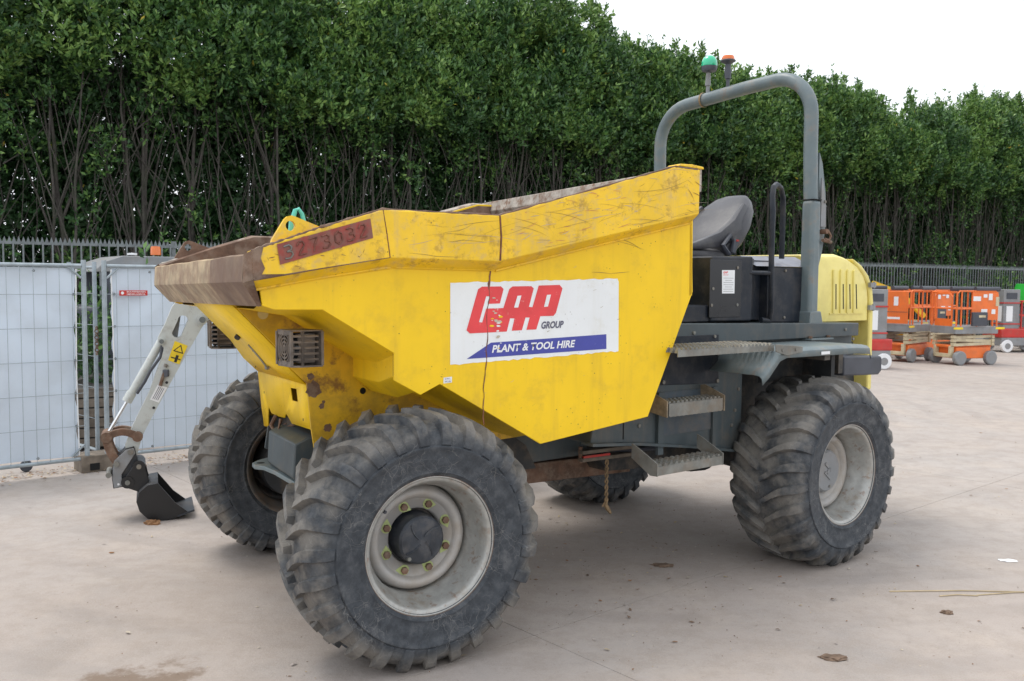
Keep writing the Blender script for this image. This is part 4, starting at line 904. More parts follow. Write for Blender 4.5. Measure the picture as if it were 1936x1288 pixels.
# cradle under the skip: side plates, faceted front plate with holes
CR = [(0.678, 1.617), (0.468, 1.398), (0.397, 1.293), (0.319, 1.216), (0.299, 0.990), (0.284, 0.886), (0.10, 0.80), (-0.9, 0.86), (-1.0, 1.10), (-0.70, 1.00), (-0.12, 1.26), (0.07, 1.30), (0.08, 1.36), (0.43, 1.58)]
for s in (1, -1): B().prism(CR, s * 0.448, s * 0.462, 'y').build('cradle_plate', YELD, skip, bevel=0.002)
fp = [(0.678, 1.617), (0.468, 1.398), (0.397, 1.293), (0.319, 1.216), (0.299, 0.990)]
b = B(); ys = [-0.4475, 0.4475]
rows = [[(x, y, z) for y in ys] for x, z in fp[:4]]
b.grid(rows)
# lowest facet with its notched bottom edge and square opening
def fx(z): return 0.299 + (z - 0.990) * (0.319 - 0.299) / 0.226
outer = [(-0.4475, 1.216), (0.4475, 1.216), (0.4475, 0.985), (0.133, 0.975), (0.06, 1.01), (0.035, 1.02), (0.0, 0.99), (-0.10, 0.985), (-0.25, 0.985), (-0.30, 1.02), (-0.33, 0.98), (-0.36, 0.90), (-0.4475, 0.89)]
inner = [(0.165, 1.168), (0.275, 1.172), (0.280, 1.105), (0.175, 1.102)]
O = [b.bm.verts.new((fx(z), y, z)) for y, z in outer]; I = [b.bm.verts.new((fx(z), y, z)) for y, z in inner]
bmesh.ops.triangle_fill(b.bm, use_beauty=True, use_dissolve=False, edges=[b.bm.edges.new((O[i], O[(i + 1) % len(O)])) for i in range(len(O))] + [b.bm.edges.new((I[i], I[(i + 1) % len(I)])) for i in range(len(I))])
fpl = b.build('cradle_front', YEL, skip); fpl.modifiers.new('thickness', 'SOLIDIFY').thickness = 0.008
# outer wings of the front plate, reaching down from the lip to the lamp brackets
hole = B()
hn = Vector((0.219, 0, -0.21)).normalized()
def disc(b, c, n_, r_, mt=None, k=18):
    n_ = Vector(n_).normalized(); u = n_.orthogonal().normalized(); v = n_.cross(u)
    b.face([Vector(c) + (u * math.cos(2 * PI * i / k) + v * math.sin(2 * PI * i / k)) * r_ for i in range(k)], mt); return b
hn = Vector((0.722, 0, -0.692)); disc(hole, Vector((0.608, -0.36, 1.535)), hn, 0.034); disc(hole, (0.53, 0.4635, 1.56), (0, 1, 0), 0.026)
hole.build('round_hole', mat('painted_hole_daylight', (0.55, 0.45, 0.2), 0.7), skip, smooth=False)  # flat pale discs: brightness seen through the holes, put into the colour
b = B(); disc(b, (0.03, 0.4635, 1.165), (0, 1, 0), 0.017); b.build('bolt_hole', SLOT, skip, smooth=False)
b = B().lathe([(0.017, 0.4630), (0.026, 0.4640), (0.026, 0.4670), (0.017, 0.4670)], 'y', (0.03, 0, 1.165), 18).build('boss_ring', YELD, skip)
bm_ = B()
for x, z, r_ in ((0.285, 1.185, 0.045), (0.245, 1.10, 0.016), (0.215, 0.99, 0.024), (0.235, 1.12, 0.010), (0.30, 1.25, 0.02)):
    k = 22; bm_.face([(x + r_ * math.cos(a) * random.uniform(0.7, 1.05), 0.4632 + r_ * 0.002, z + r_ * math.sin(a) * random.uniform(0.7, 1.1)) for a in np.linspace(0, 2 * PI, k)[:-1]])
bm_.build('rust_spots', RUST, skip, smooth=False, kind='stuff')
# the sticker on the upper front facet, mostly under the lamp
def facet(y, t): # between fp[2] and fp[1]
    a, c = Vector((fp[1][0], y, fp[1][1])), Vector((fp[3][0], y, fp[3][1])); n = Vector((0.8, 0, -0.6)); return a.lerp(c, t) + Vector((0.0025, 0, -0.001))
B().face([facet(0.20, 0.02) + Vector((0.006, 0, 0)), facet(0.44, 0.02) + Vector((0.006, 0, 0)), facet(0.44, 0.72) + Vector((0.006, 0, 0)), facet(0.20, 0.72) + Vector((0.006, 0, 0))]).build('sticker', WHT, skip, smooth=False)
B().face([facet(0.21, 0.45) + Vector((0.0085, 0, 0)), facet(0.435, 0.45) + Vector((0.0085, 0, 0)), facet(0.435, 0.62) + Vector((0.0085, 0, 0)), facet(0.21, 0.62) + Vector((0.0085, 0, 0))]).build('blue_bar', BLUP, skip, smooth=False)
text('lettering', 'PLANT & TOOL HIRE', WHP, skip, facet(0.23, 0.585) + Vector((0.0095, 0, 0)), (0, 1, 0), (0.545, 0, 0.838), 0.022, 0.19, shear=0.2, bold=0.02)
b = B()
for x, y, z in ((0.322, -0.30, 1.10), (0.316, 0.40, 1.03), (0.36, -0.33, 1.245), (0.445, -0.06, 1.355)): disc(b, (x + 0.004, y, z), (1, 0, 0), 0.008, k=8)
b.build('rivet_holes', SLOT, skip, smooth=False, kind='stuff')
cl = B().tube([(0.472, -0.05, 1.385), (0.43, 0.0, 1.32), (0.40, 0.03, 1.27)], 0.005, 6).box((0.398, 0.035, 1.265), (0.015, 0.04, 0.015)).build('retaining_clip', GALV, skip)
cl2 = B().tube([(0.52, -0.10, 1.42), (0.50, -0.12, 1.44)], 0.016, 10).build('rubber_plug', BKT, skip)

# --- guarded work lamps
def lamp(s):
    c = Vector((0.0, 0.0, 0.0)); W2, Hh = 0.105, 0.083
    b = B()
    # housing with chamfered front: top, bottom plates and back box
    poly = [(c.x - 0.065, c.y - W2), (c.x + 0.035, c.y - W2), (c.x + 0.075, c.y - W2 * 0.74), (c.x + 0.075, c.y + W2 * 0.74), (c.x + 0.035, c.y + W2), (c.x - 0.065, c.y + W2)]
    b.prism(poly, c.z + Hh - 0.006, c.z + Hh, 'z'); b.prism(poly, c.z - Hh, c.z - Hh + 0.008, 'z')
    b.box((c.x - 0.06, c.y, c.z), (0.012, 2 * W2 - 0.004, 2 * Hh - 0.014))
    b.box((c.x - 0.005, c.y, c.z), (0.08, 2 * W2 * 0.62, 2 * Hh * 0.8))
    o = b.build('work_lamp', mat('dirty_lamp_guard', (0.17, 0.145, 0.125), 0.6, 0.3, mottle=0.3, mscale=12, dirt=(0.3, 0.24, 0.18), damt=0.6, dscale=14), dm, bevel=0.002); o.matrix_local = Matrix.Translation((0, 1.5 * math.sin(SR), 1.5 - 1.5 * math.cos(SR))) @ Matrix.Rotation(SR, 4, 'X') @ Matrix.Translation((0.445, s * 0.765, 1.412)) @ Matrix.Rotation(s * R(7), 4, 'Z')
    MT = o.data.materials[0]
    B().lathe([(0.0, c.x + 0.02), (0.066, c.x + 0.03), (0.068, c.x + 0.055)], 'x', (0, c.y, c.z), 28).build('lamp_lens', GLASS, o)
    for r_ in (0.014, 0.030, 0.046, 0.062, 0.074):
        B().lathe([(r_ + 0.0035 * math.cos(a), c.x + 0.073 + 0.0035 * math.sin(a)) for a in np.linspace(0, 2 * PI, 7)], 'x', (0, c.y, c.z), 28).build('guard_ring', MT, o)
    B().box((c.x + 0.073, c.y, c.z), (0.004, 0.006, 0.135)).build('guard_bar', MT, o)
    for q in (1, -1): B().box((c.x + 0.072, c.y, c.z + q * (Hh - 0.014)), (0.006, W2 * 1.48, 0.018)).build('guard_frame', MT, o)
    for q in (1, -1):
        a0 = Vector((c.x + 0.075, c.y + q * W2 * 0.74)); a1 = Vector((c.x + 0.035, c.y + q * W2)); a2 = Vector((c.x - 0.06, c.y + q * W2))
        for st_, en in ((a0, a1), (a1, a2)):
            for t in (0.0, 1.0):
                p_ = st_.lerp(en, t); B().box((p_.x, p_.y, c.z), (0.012, 0.012, 2 * Hh - 0.014)).build('guard_post', MT, o)
        for st_, en in ((a0, a1), (a1.lerp(a2, 0.08), a1.lerp(a2, 0.80))):
            for zz_ in (-0.048, -0.022, 0.004, 0.030, 0.056):
                B().tube([(st_.x, st_.y, c.z + zz_), (en.x, en.y, c.z + zz_)], 0.0055, 5).build('guard_slat', MT, o)
    B().box((c.x - 0.082, c.y - s * 0.18, c.z + 0.0), (0.02, 0.26, 0.05)).build('lamp_bracket', YELD, o)
lamp(1); lamp(-1)

# --- front chassis and axles
b = B(); b.prism([(0.10, 0.84), (0.10, 0.66), (-0.35, 0.60), (-1.10, 0.64), (-1.10, 0.88), (-0.6, 0.93), (-0.3, 0.80)], -0.30, 0.30, 'y'); b.build('front_chassis', DARK, dm, bevel=0.006)
B().prism([(0.10, 0.93), (0.30, 0.945), (0.365, 0.915), (0.375, 0.75), (0.33, 0.70), (0.10, 0.68)], -0.06, 0.415, 'y').build('front_crossmember', GREY, dm, bevel=0.008)
B().prism([(0.10, 0.90), (0.27, 0.95), (0.30, 0.76), (0.10, 0.70)], -0.40, -0.385, 'y').build('chassis_cheek', GREY, dm, bevel=0.003)
B().prism([(0.10, 0.90), (0.20, 0.95), (0.22, 0.76), (0.10, 0.70)], -0.384, -0.07, 'y').build('chassis_web', DARK, dm)
b = B(); b.prism([(0.26, -0.34), (0.32, -0.27), (0.385, -0.22), (0.43, -0.16), (0.435, -0.09), (0.40, -0.04), (0.38, 0.10), (0.37, 0.41), (0.26, 0.41)], 0.705, 0.728, 'z'); b.build('towing_eye', GREYL, dm, bevel=0.003)
b = B(); disc(b, (0.39, -0.135, 0.7287), (0, 0, 1), 0.022); b.build('eye_hole', SLOT, dm, smooth=False)
B().tube([(0.30, -0.15, 0.98), (0.33, -0.14, 0.93), (0.32, -0.10, 0.90), (0.26, -0.08, 0.94)], 0.012, 8).tube([(0.31, -0.02, 0.98), (0.33, 0.0, 0.92), (0.25, 0.02, 0.95)], 0.010, 8).build('hydraulic_hose', RUST, dm)
B().tube([(0, -0.78, WR - 0.02), (0, -0.3, WR - 0.02), (0, 0.3, WR - 0.02), (0, 0.78, WR - 0.02)], [0.11, 0.09, 0.09, 0.11], 16).lathe([(0.0, -0.2), (0.16, -0.12), (0.19, 0), (0.16, 0.12), (0, 0.2)], 'y', (0, 0, WR - 0.02), 20).build('front_axle', DARK, dm)
for s in (1, -1): B().lathe([(0.0, s * 0.80), (0.20, s * 0.80), (0.21, s * 0.86), (0.20, s * 1.02), (0, s * 1.02)], 'y', (0, 0, WR - 0.02), 28).build('hub_drum', DARK, dm)
b = B(); b.box((-1.28, 0.10, 0.60), (1.1, 0.34, 0.12)).build('drawbar', RUST, dm, bevel=0.006)
b = B(); b.prism([(-0.95, 0.90), (-1.45, 0.84), (-1.52, 0.76), (-1.45, 0.70), (-0.9, 0.68)], -0.33, 0.36, 'y').build('pivot_head', GREY, dm, bevel=0.006)
B().prism([(-0.70, 1.00), (-0.70, 0.66), (-1.05, 0.66), (-0.98, 0.80)], 0.37, 0.40, 'y').build('pivot_plate', DARK, dm)
B().tube([(-1.47, 0.02, 0.50), (-1.47, 0.02, 0.98)], 0.07, 16).build('pivot_pin', DARK, dm)
lb = B().box((-1.49, 0.47, 0.745), (0.38, 0.05, 0.022), rotz(R(4))).build('lock_bar', WOOD, dm, bevel=0.003); B().box((-1.49, 0.47, 0.700), (0.38, 0.05, 0.022), rotz(R(4))).build('lock_bar', WOOD, dm, bevel=0.003)
B().box((-1.41, 0.4915, 0.716), (0.20, 0.012, 0.016), rotz(R(4))).build('red_lock_strip', RED, dm)
B().tube([(-1.31, 0.47, 0.68), (-1.31, 0.47, 0.775)], 0.012, 8).build('lock_pin', RUST, dm)
rp = B()
for q in range(2):
    rp.tube([(-1.50 + 0.008 * math.sin(k * 1.3 + q * PI), 0.47 + 0.008 * math.cos(k * 1.3 + q * PI), 0.69 - k * 0.0155) for k in range(20)], 0.006, 5)
rp.tube([(-1.50, 0.47, 0.44), (-1.475, 0.465, 0.40)], 0.005, 5).tube([(-1.50, 0.47, 0.41), (-1.512, 0.47, 0.385), (-1.535, 0.47, 0.355)], [0.010, 0.014, 0.008], 6); rp.build('hanging_rope', ROPE, dm)

# --- rear section
def rp_(name, b, mt, **k): return place_rear(b.build(name, mt, dm, **k))
b = B(); b.prism([(1.27, 1.36), (1.27, 0.99), (1.70, 0.98), (1.72, 0.865), (1.38, 0.836), (0.95, 0.775), (0.51, 0.700), (0.43, 0.80), (0.43, 1.36)], 0.05, 0.752, 'y')
b.prism([(1.27, 1.36), (1.27, 0.99), (1.40, 0.98), (1.40, 0.84), (0.95, 0.775), (0.51, 0.700), (0.43, 0.80), (0.43, 1.36)], -0.752, 0.05, 'y')
rp_('lower_body', b, GREY, bevel=0.006)
rp_('body_flange', B().prism([(1.74, 0.873), (1.38, 0.842), (0.95, 0.781), (0.49, 0.704), (0.49, 0.690), (0.95, 0.766), (1.38, 0.826), (1.74, 0.857)], 0.70, 0.79, 'y'), GREY)
rp_('body_seam', B().box((1.473, 0.7535, 0.92), (0.006, 0.003, 0.11)), SLOT)
rp_('rear_chassis', B().prism([(0.43, 1.30), (-1.30, 1.30), (-1.35, 0.75), (-1.0, 0.60), (0.43, 0.66)], -0.46, 0.46, 'y'), DARK, bevel=0.01)
rp_('upper_body', B().prism([(1.10, 1.372), (-0.874, 1.372), (-0.874, 1.462), (-0.60, 1.466), (1.05, 1.499), (1.10, 1.45)], -0.752, 0.752, 'y'), GREY, bevel=0.006)
rp_('rear_body', B().prism([(-0.872, 1.46), (0.43, 1.46), (0.43, 1.30), (-0.872, 1.30)], -0.70, 0.70, 'y'), GREY)
# black access panels between the steps
p1 = rp_('access_panel', B().prism([(1.20, 1.335), (0.684, 1.335), (0.667, 1.128), (1.20, 1.150)], 0.753, 0.760, 'y'), BLK, bevel=0.002)
for x, z in ((1.165, 1.165), (0.685, 1.145), (0.685, 1.31)): B().tube([(x, 0.759, z), (x, 0.768, z)], 0.012, 8).build('panel_bolt', GALV, p1)
p2 = rp_('vent_panel', B().box((0.93, 0.757, 1.403), (0.50, 0.008, 0.045)), BLK, bevel=0.002)
for x in (0.72, 1.10): B().tube([(x, 0.759, 1.415 if x < 1 else 1.44), (x, 0.768, 1.415 if x < 1 else 1.44)], 0.010, 8).build('panel_bolt', GALV, p2)
rp_('step_well_panel', B().box((0.93, 0.756, 0.98), (0.44, 0.006, 0.25)), mat('lighter_step_panel', (0.06, 0.08, 0.098), 0.5, mottle=0.15, dirt=MUD, damt=0.3))
for x in (0.71, 1.19): rp_('step_rail', B().box((x, 0.765, 0.93), (0.045, 0.020, 0.36)), GREY)
b = B(); b.face([(1.262, 0.7545, 1.12), (1.205, 0.7545, 1.03), (1.32, 0.7545, 1.03)]); place_rear(b.build('warning_triangle', WHP, dm, smooth=False)); b = B(); b.face([(1.262, 0.7552, 1.107), (1.215, 0.7552, 1.036), (1.309, 0.7552, 1.036)]); place_rear(b.build('warning_triangle_field', BKT, dm, smooth=False))
b = B(); b.face([(1.235, 0.7559, 1.05), (1.262, 0.7559, 1.085), (1.250, 0.7559, 1.045)]); place_rear(b.build('warning_pictogram', WHP, dm, smooth=False))
# serrated steps
def serrated(name, x0, x1, y0, y1, z, hgt, n_teeth, brackets=True, bx=0.03, tilt=0):
    b = B()
    b.prism([(x0, z - hgt), (x1, z - hgt), (x1, z - 0.006), (x0, z - 0.006)], y1 - 0.006, y1, 'y')
    o = rp_(name, b, GALV)
    rowsn = max(2, int((y1 - y0) / 0.035))
    for r_ in range(rowsn):
        yy = y0 + (r_ + 0.5) * (y1 - y0) / rowsn; t = B(); pts = []
        w_ = (x1 - x0) / n_teeth
        pts = [(x0, z - 0.02)]
        for k in range(n_teeth):
            xx = x0 + k * w_; pts += [(xx + w_ * 0.1, z - 0.006), (xx + w_ * 0.3, z + 0.006), (xx + w_ * 0.6, z + 0.006), (xx + w_ * 0.85, z - 0.006)]
        pts += [(x1, z - 0.02)]
        t.prism(pts, yy - 0.009, yy + 0.009, 'y'); t.build('tread_bar', GALV, o, smooth=False)
    t = B(); 
    pts = [(x0, z - hgt)]
    if brackets:
        w_ = (x1 - x0) / n_teeth; pts = [(x0, z - hgt + 0.006)]
        for k in range(n_teeth): xx = x0 + k * w_; pts += [(xx + w_ * 0.2, z - hgt - 0.004), (xx + w_ * 0.5, z - hgt - 0.006), (xx + w_ * 0.8, z - hgt - 0.004)]
        pts += [(x1, z - hgt + 0.006)]
        t.prism(pts, y1 - 0.005, y1 - 0.001, 'y'); t.build('serrated_edge', GALV, o, smooth=False)
    return o
s2 = serrated('step', 0.84, 1.30, 0.80, 0.93, 1.075, 0.075, 13)
for x in (1.32, 0.83): B().prism([(0.757, 1.13), (0.79, 1.135), (0.935, 1.085), (0.935, 0.995), (0.757, 1.02)], x - 0.004, x + 0.004, 'x').build('step_bracket', mat('muddy_step_bracket', (0.23, 0.18, 0.12), 0.8, mottle=0.3, mscale=20), s2)
s3 = serrated('step', 0.92, 1.455, 0.86, 1.00, 0.755, 0.055, 12, brackets=False)
for x in (1.46, 0.915): B().prism([(0.81, 0.85), (0.85, 0.835), (1.002, 0.765), (1.002, 0.698), (0.95, 0.695), (0.81, 0.77)], x - 0.004, x + 0.004, 'x').build('step_bracket', s2.children[-1].data.materials[0], s3)
s1 = serrated('step', 0.60, 1.43, 0.82, 1.10, 1.385, 0.040, 24, brackets=False)
B().prism([(0.66, 1.388), (0.40, 1.368), (0.40, 1.332), (0.55, 1.318), (0.66, 1.345)], 1.150, 1.158, 'y').build('end_plate', GALV, s1, bevel=0.003)
for x in (0.60, 0.47): B().tube([(x, 1.156, 1.352), (x, 1.164, 1.352)], 0.010, 8).build('plate_bolt', GALV, s1)
rp_('deck_support', B().box((1.0, 0.79, 1.345), (0.62, 0.07, 0.03)), DARK)
for x, z in ((0.90, 1.44), (-0.70, 1.42), (-0.80, 1.35), (0.47, 1.08), (0.50, 0.95), (0.53, 0.86), (1.35, 0.93)):
    rp_('body_bolt', B().lathe([(0.011, 0.752), (0.011, 0.760), (0.0, 0.762)], 'y', (x, 0, z), 8), GALV)
rp_('wiring_loom', B().tube([(-0.42, 0.66, 1.28), (-0.50, 0.75, 1.20), (-0.62, 0.80, 1.24), (-0.72, 0.78, 1.28)], 0.009, 6).tube([(-0.40, 0.70, 1.26), (-0.48, 0.80, 1.16), (-0.60, 0.82, 1.15)], 0.006, 6), CHAR)
rp_('chassis_hose', B().tube([(1.45, 0.30, 0.84), (1.30, 0.42, 0.74), (1.10, 0.45, 0.72), (0.85, 0.42, 0.70)], 0.014, 8).tube([(1.45, 0.22, 0.84), (1.25, 0.36, 0.70), (1.0, 0.40, 0.68)], 0.012, 8), CHAR)
# fenders
def fender(s):
    b = B(); rows = []
    pr_ = [(-0.37, 1.318), (-0.36, 1.348), (-0.2, 1.357), (0.54, 1.362), (0.60, 1.345), (0.70, 1.255), (0.76, 1.215)]
    ins_ = [(0.60, 0.0), (0.90, 0.0), (1.08, 0.0), (1.12, -0.006), (1.14, -0.022), (1.145, -0.058)]
    for y, dz in ins_: rows.append([(x, s * y, z + dz) for x, z in pr_])
    b.grid(rows); o = rp_('fender', b, GREYL); o.modifiers.new('thickness', 'SOLIDIFY').thickness = 0.006
    B().box((0.15, s * 1.149, 1.318), (0.09, 0.002, 0.018)).build('fender_sticker', WHP, o)
    return o
fender(1); fender(-1)
rp_('fender_stay', B().box((0.1, 0.88, 1.30), (0.06, 0.5, 0.06)).box((-0.25, 0.8, 1.2), (0.04, 0.3, 0.26)), DARK)
# engine hood with vertical slots
b = B(); hp = [(-0.50, 1.463), (-0.50, 1.935), (-0.80, 1.950), (-0.92, 1.952), (-1.05, 1.93), (-1.18, 1.885), (-1.27, 1.82), (-1.325, 1.74), (-1.34, 1.66), (-1.34, 1.463)]
hw_ = [(-0.56, 0.0, 0.05), (-0.545, 0.0, 0.02), (-0.5, 0, 0.0), (0.5, 0, 0.0), (0.545, 0, 0.02), (0.56, 0, 0.05)]
rows = []
for y, _, sh in hw_:
    row = []
    for x, z in hp: row.append((x + sh * 0.8 * max(0, min(1, (-x - 0.75) / 0.5)), y, z - (sh if z > 1.5 else 0)))
    rows.append(row)
b.grid(rows, closed=True, capends=True)
hood = rp_('hood', b, HOOD, bevel=0.004)
for k, x in enumerate((-0.875, -0.968, -1.055, -1.140)):
    B().prism([(x + 0.007, 1.735), (x - 0.007, 1.735), (x - 0.016 - 0.003 * k, 1.552), (x - 0.003 - 0.003 * k, 1.552)], 0.5585, 0.5605, 'y').build('vent_slot', SLOT, hood)
    B().prism([(x + 0.052, 1.835), (x + 0.030, 1.845), (x + 0.018, 1.52), (x + 0.040, 1.52)], 0.556, 0.570, 'y').build('louvre_rib', HOOD, hood, bevel=0.004)
B().prism([(-0.80, 1.515), (-1.24, 1.515), (-1.24, 1.525), (-0.80, 1.525)], 0.556, 0.566, 'y').build('louvre_ledge', HOOD, hood)
tg = rp_('tailgate', B().prism([(-1.10, 1.925), (-1.22, 1.875), (-1.32, 1.80), (-1.38, 1.70), (-1.40, 1.60), (-1.41, 1.0), (-1.41, 0.93), (-1.348, 0.93), (-1.348, 1.60), (-1.34, 1.66), (-1.30, 1.75), (-1.22, 1.83), (-1.12, 1.89)], -0.55, 0.555, 'y'), HOOD, bevel=0.012)
for z in (1.73, 1.56): h_ = B().box((-1.345, 0.570, z), (0.075, 0.022, 0.035)).tube([(-1.36, 0.575, z - 0.025), (-1.36, 0.575, z + 0.025)], 0.009, 8).build('hinge', PGREY, hood)
# black side box and tank
bx = rp_('side_box', B().prism([(0.70, 1.895), (0.30, 1.903), (0.30, 1.497), (0.70, 1.500)], 0.20, 0.712, 'y'), BLK, bevel=0.010)
B().box((0.57, 0.7145, 1.70), (0.30, 0.004, 0.35)).build('side_door', mat('satin_black_door', (0.012, 0.013, 0.016), 0.3, specks=0.5), bx, bevel=0.004)
B().prism([(0.612, 1.813), (0.488, 1.815), (0.487, 1.671), (0.606, 1.671)], 0.7172, 0.7182, 'y').build('document', WHP, bx)
text('lettering', 'GAP', REDP, bx, (0.600, 0.7184, 1.793), (-1, 0, 0), upv, 0.014, 0.045, shear=0.3, bold=0.03)
text('lettering', 'GROUP', REDP, bx, (0.600, 0.7184, 1.781), (-1, 0, 0), upv, 0.007, 0.05, shear=0.3)
for i in range(7): B().box((0.548, 0.7186, 1.765 - i * 0.0135), (0.095 - 0.03 * (i % 3 == 1), 0.0005, 0.0022)).build('print_line', PGREY, bx)
for x, z in ((0.46, 1.83), (0.455, 1.60), (0.70, 1.60), (0.69, 1.70)): B().lathe([(0.010, 0.712), (0.010, 0.720), (0, 0.721)], 'y', (x, 0, z), 8).build('box_bolt', GALV, bx)
rp_('chamfer_panel', B().prism([(0.298, 0.70), (0.14, 0.60), (0.14, 0.30), (0.298, 0.30)], 1.497, 1.895, 'z'), BLK, bevel=0.006)
rp_('recess_panel', B().box((0.04, 0.44, 1.69), (0.20, 0.30, 0.39)), BLK, bevel=0.004)
tk = rp_('tank_cover', B().prism([(0.06, 1.845), (-0.44, 1.845), (-0.44, 1.47), (0.06, 1.48)], 0.05, 0.655, 'y'), BLK, bevel=0.008)
B().grid([[(0.20, 0.66, 1.846), (-0.45, 0.66, 1.848)], [(0.16, 0.50, 1.915), (-0.45, 0.50, 1.920)], [(0.14, 0.0, 1.918), (-0.45, 0.0, 1.922)]]).build('tank_lid', mat('grey_lid', (0.17, 0.18, 0.22), 0.4, dirt=MUD, damt=0.3), tk)
for x, z in ((-0.12, 1.82), (-0.12, 1.51), (0.03, 1.60)): B().lathe([(0.009, 0.655), (0.009, 0.663), (0, 0.664)], 'y', (x, 0, z), 8).build('box_bolt', GALV, tk)
rp_('lower_console', B().prism([(1.05, 1.50), (0.70, 1.50), (0.70, 1.60), (0.98, 1.60)], 0.10, 0.700, 'y'), BLK, bevel=0.006)
rp_('dashboard', B().prism([(1.05, 1.60), (0.80, 1.60), (0.78, 1.82), (0.86, 1.84)], -0.35, 0.45, 'y'), BLK, bevel=0.01)
# seat
def seat():
    def loft(sections, n=20): # sections: (centre, half width (y), half thickness (dir), dir, exponent)
        b = B(); rows = []
        for c, hy, ht, d in sections:
            c = Vector(c); d = Vector(d).normalized(); row = []
            for k in range(n):
                a = 2 * PI * k / n; ca, sa = math.cos(a), math.sin(a)
                row.append(c + Vector((0, 1, 0)) * hy * math.copysign(abs(ca) ** 0.55, ca) + d * ht * math.copysign(abs(sa) ** 0.7, sa))
            rows.append(row)
        return b.grid(rows, closed=True, capends=True)
    # backrest: wide wrap-round shell, leaning back
    sec = []
    for t, hy, ht in ((0.0, 0.20, 0.04), (0.06, 0.235, 0.07), (0.25, 0.25, 0.085), (0.5, 0.24, 0.08), (0.75, 0.20, 0.06), (0.92, 0.14, 0.045), (1.0, 0.09, 0.02)):
        sec.append(((0.0 - 0.40 * t, 0.02, 1.93 + 0.43 * t), hy * 1.1, ht * 1.15, (1, 0, 0.55)))
    s_ = rp_('seat', loft([((0.60, 0.02, 1.93), 0.20, 0.02, (0, 0, 1)), ((0.56, 0.02, 1.93), 0.235, 0.045, (0, 0, 1)), ((0.30, 0.02, 1.925), 0.25, 0.055, (0, 0, 1)), ((0.05, 0.02, 1.915), 0.25, 0.06, (0, 0, 1)), ((-0.02, 0.02, 1.92), 0.22, 0.03, (0, 0, 1))]), SEAT)
    loft(sec).build('backrest', SEAT, s_)
    for q in (1, -1):
        loft([((0.42, 0.02 + q * 0.235, 1.965), 0.018, 0.015, (0, 0, 1)), ((0.30, 0.02 + q * 0.235, 1.985), 0.03, 0.03, (0, 0, 1)), ((0.08, 0.02 + q * 0.235, 2.03), 0.032, 0.055, (0, 0, 1)), ((-0.12, 0.02 + q * 0.235, 2.12), 0.030, 0.08, (1, 0, 1)), ((-0.26, 0.02 + q * 0.19, 2.27), 0.02, 0.04, (1, 0, 1))], 12).build('side_bolster', SEAT, s_)
    B().box((0.22, 0.02, 1.845), (0.46, 0.40, 0.03)).box((0.22, 0.02, 1.80), (0.42, 0.34, 0.04)).box((0.22, 0.02, 1.74), (0.38, 0.32, 0.10)).build('suspension', CHAR, s_, bevel=0.006)
    B().tube([(0.52, 0.28, 1.80), (0.30, 0.28, 1.80)], 0.010, 8).build('lever', GALV, s_)
    bb = B().box((-0.02, 0.31, 1.985), (0.035, 0.028, 0.10), Matrix.Rotation(R(-18), 3, 'Y')).build('belt_buckle', CHAR, s_, bevel=0.006)
    B().box((-0.035, 0.327, 2.025), (0.026, 0.006, 0.012)).build('buckle_button', RED, s_)
    B().tube([(0.02, 0.30, 1.93), (0.10, 0.31, 1.99), (0.0, 0.29, 2.06), (-0.06, 0.28, 1.98)], 0.016, 6).build('seat_belt', CHAR, s_)
seat()
# grab rail
gr = [(0.155, 0.74, 1.498), (0.16, 0.755, 1.56), (0.165, 0.75, 1.9), (0.165, 0.75, 2.20), (0.160, 0.74, 2.29), (0.13, 0.725, 2.345), (0.05, 0.69, 2.372), (-0.06, 0.645, 2.36), (-0.13, 0.615, 2.30), (-0.155, 0.60, 2.20), (-0.155, 0.60, 1.90)]
gr = [(0.23, 0.73, 1.503)] + gr
rp_('grab_rail', B().tube(gr, 0.018, 10), BLK)
rp_('grab_rail_brace', B().tube([(0.165, 0.75, 1.80), (0.33, 0.70, 1.80)], 0.014, 8), BLK)
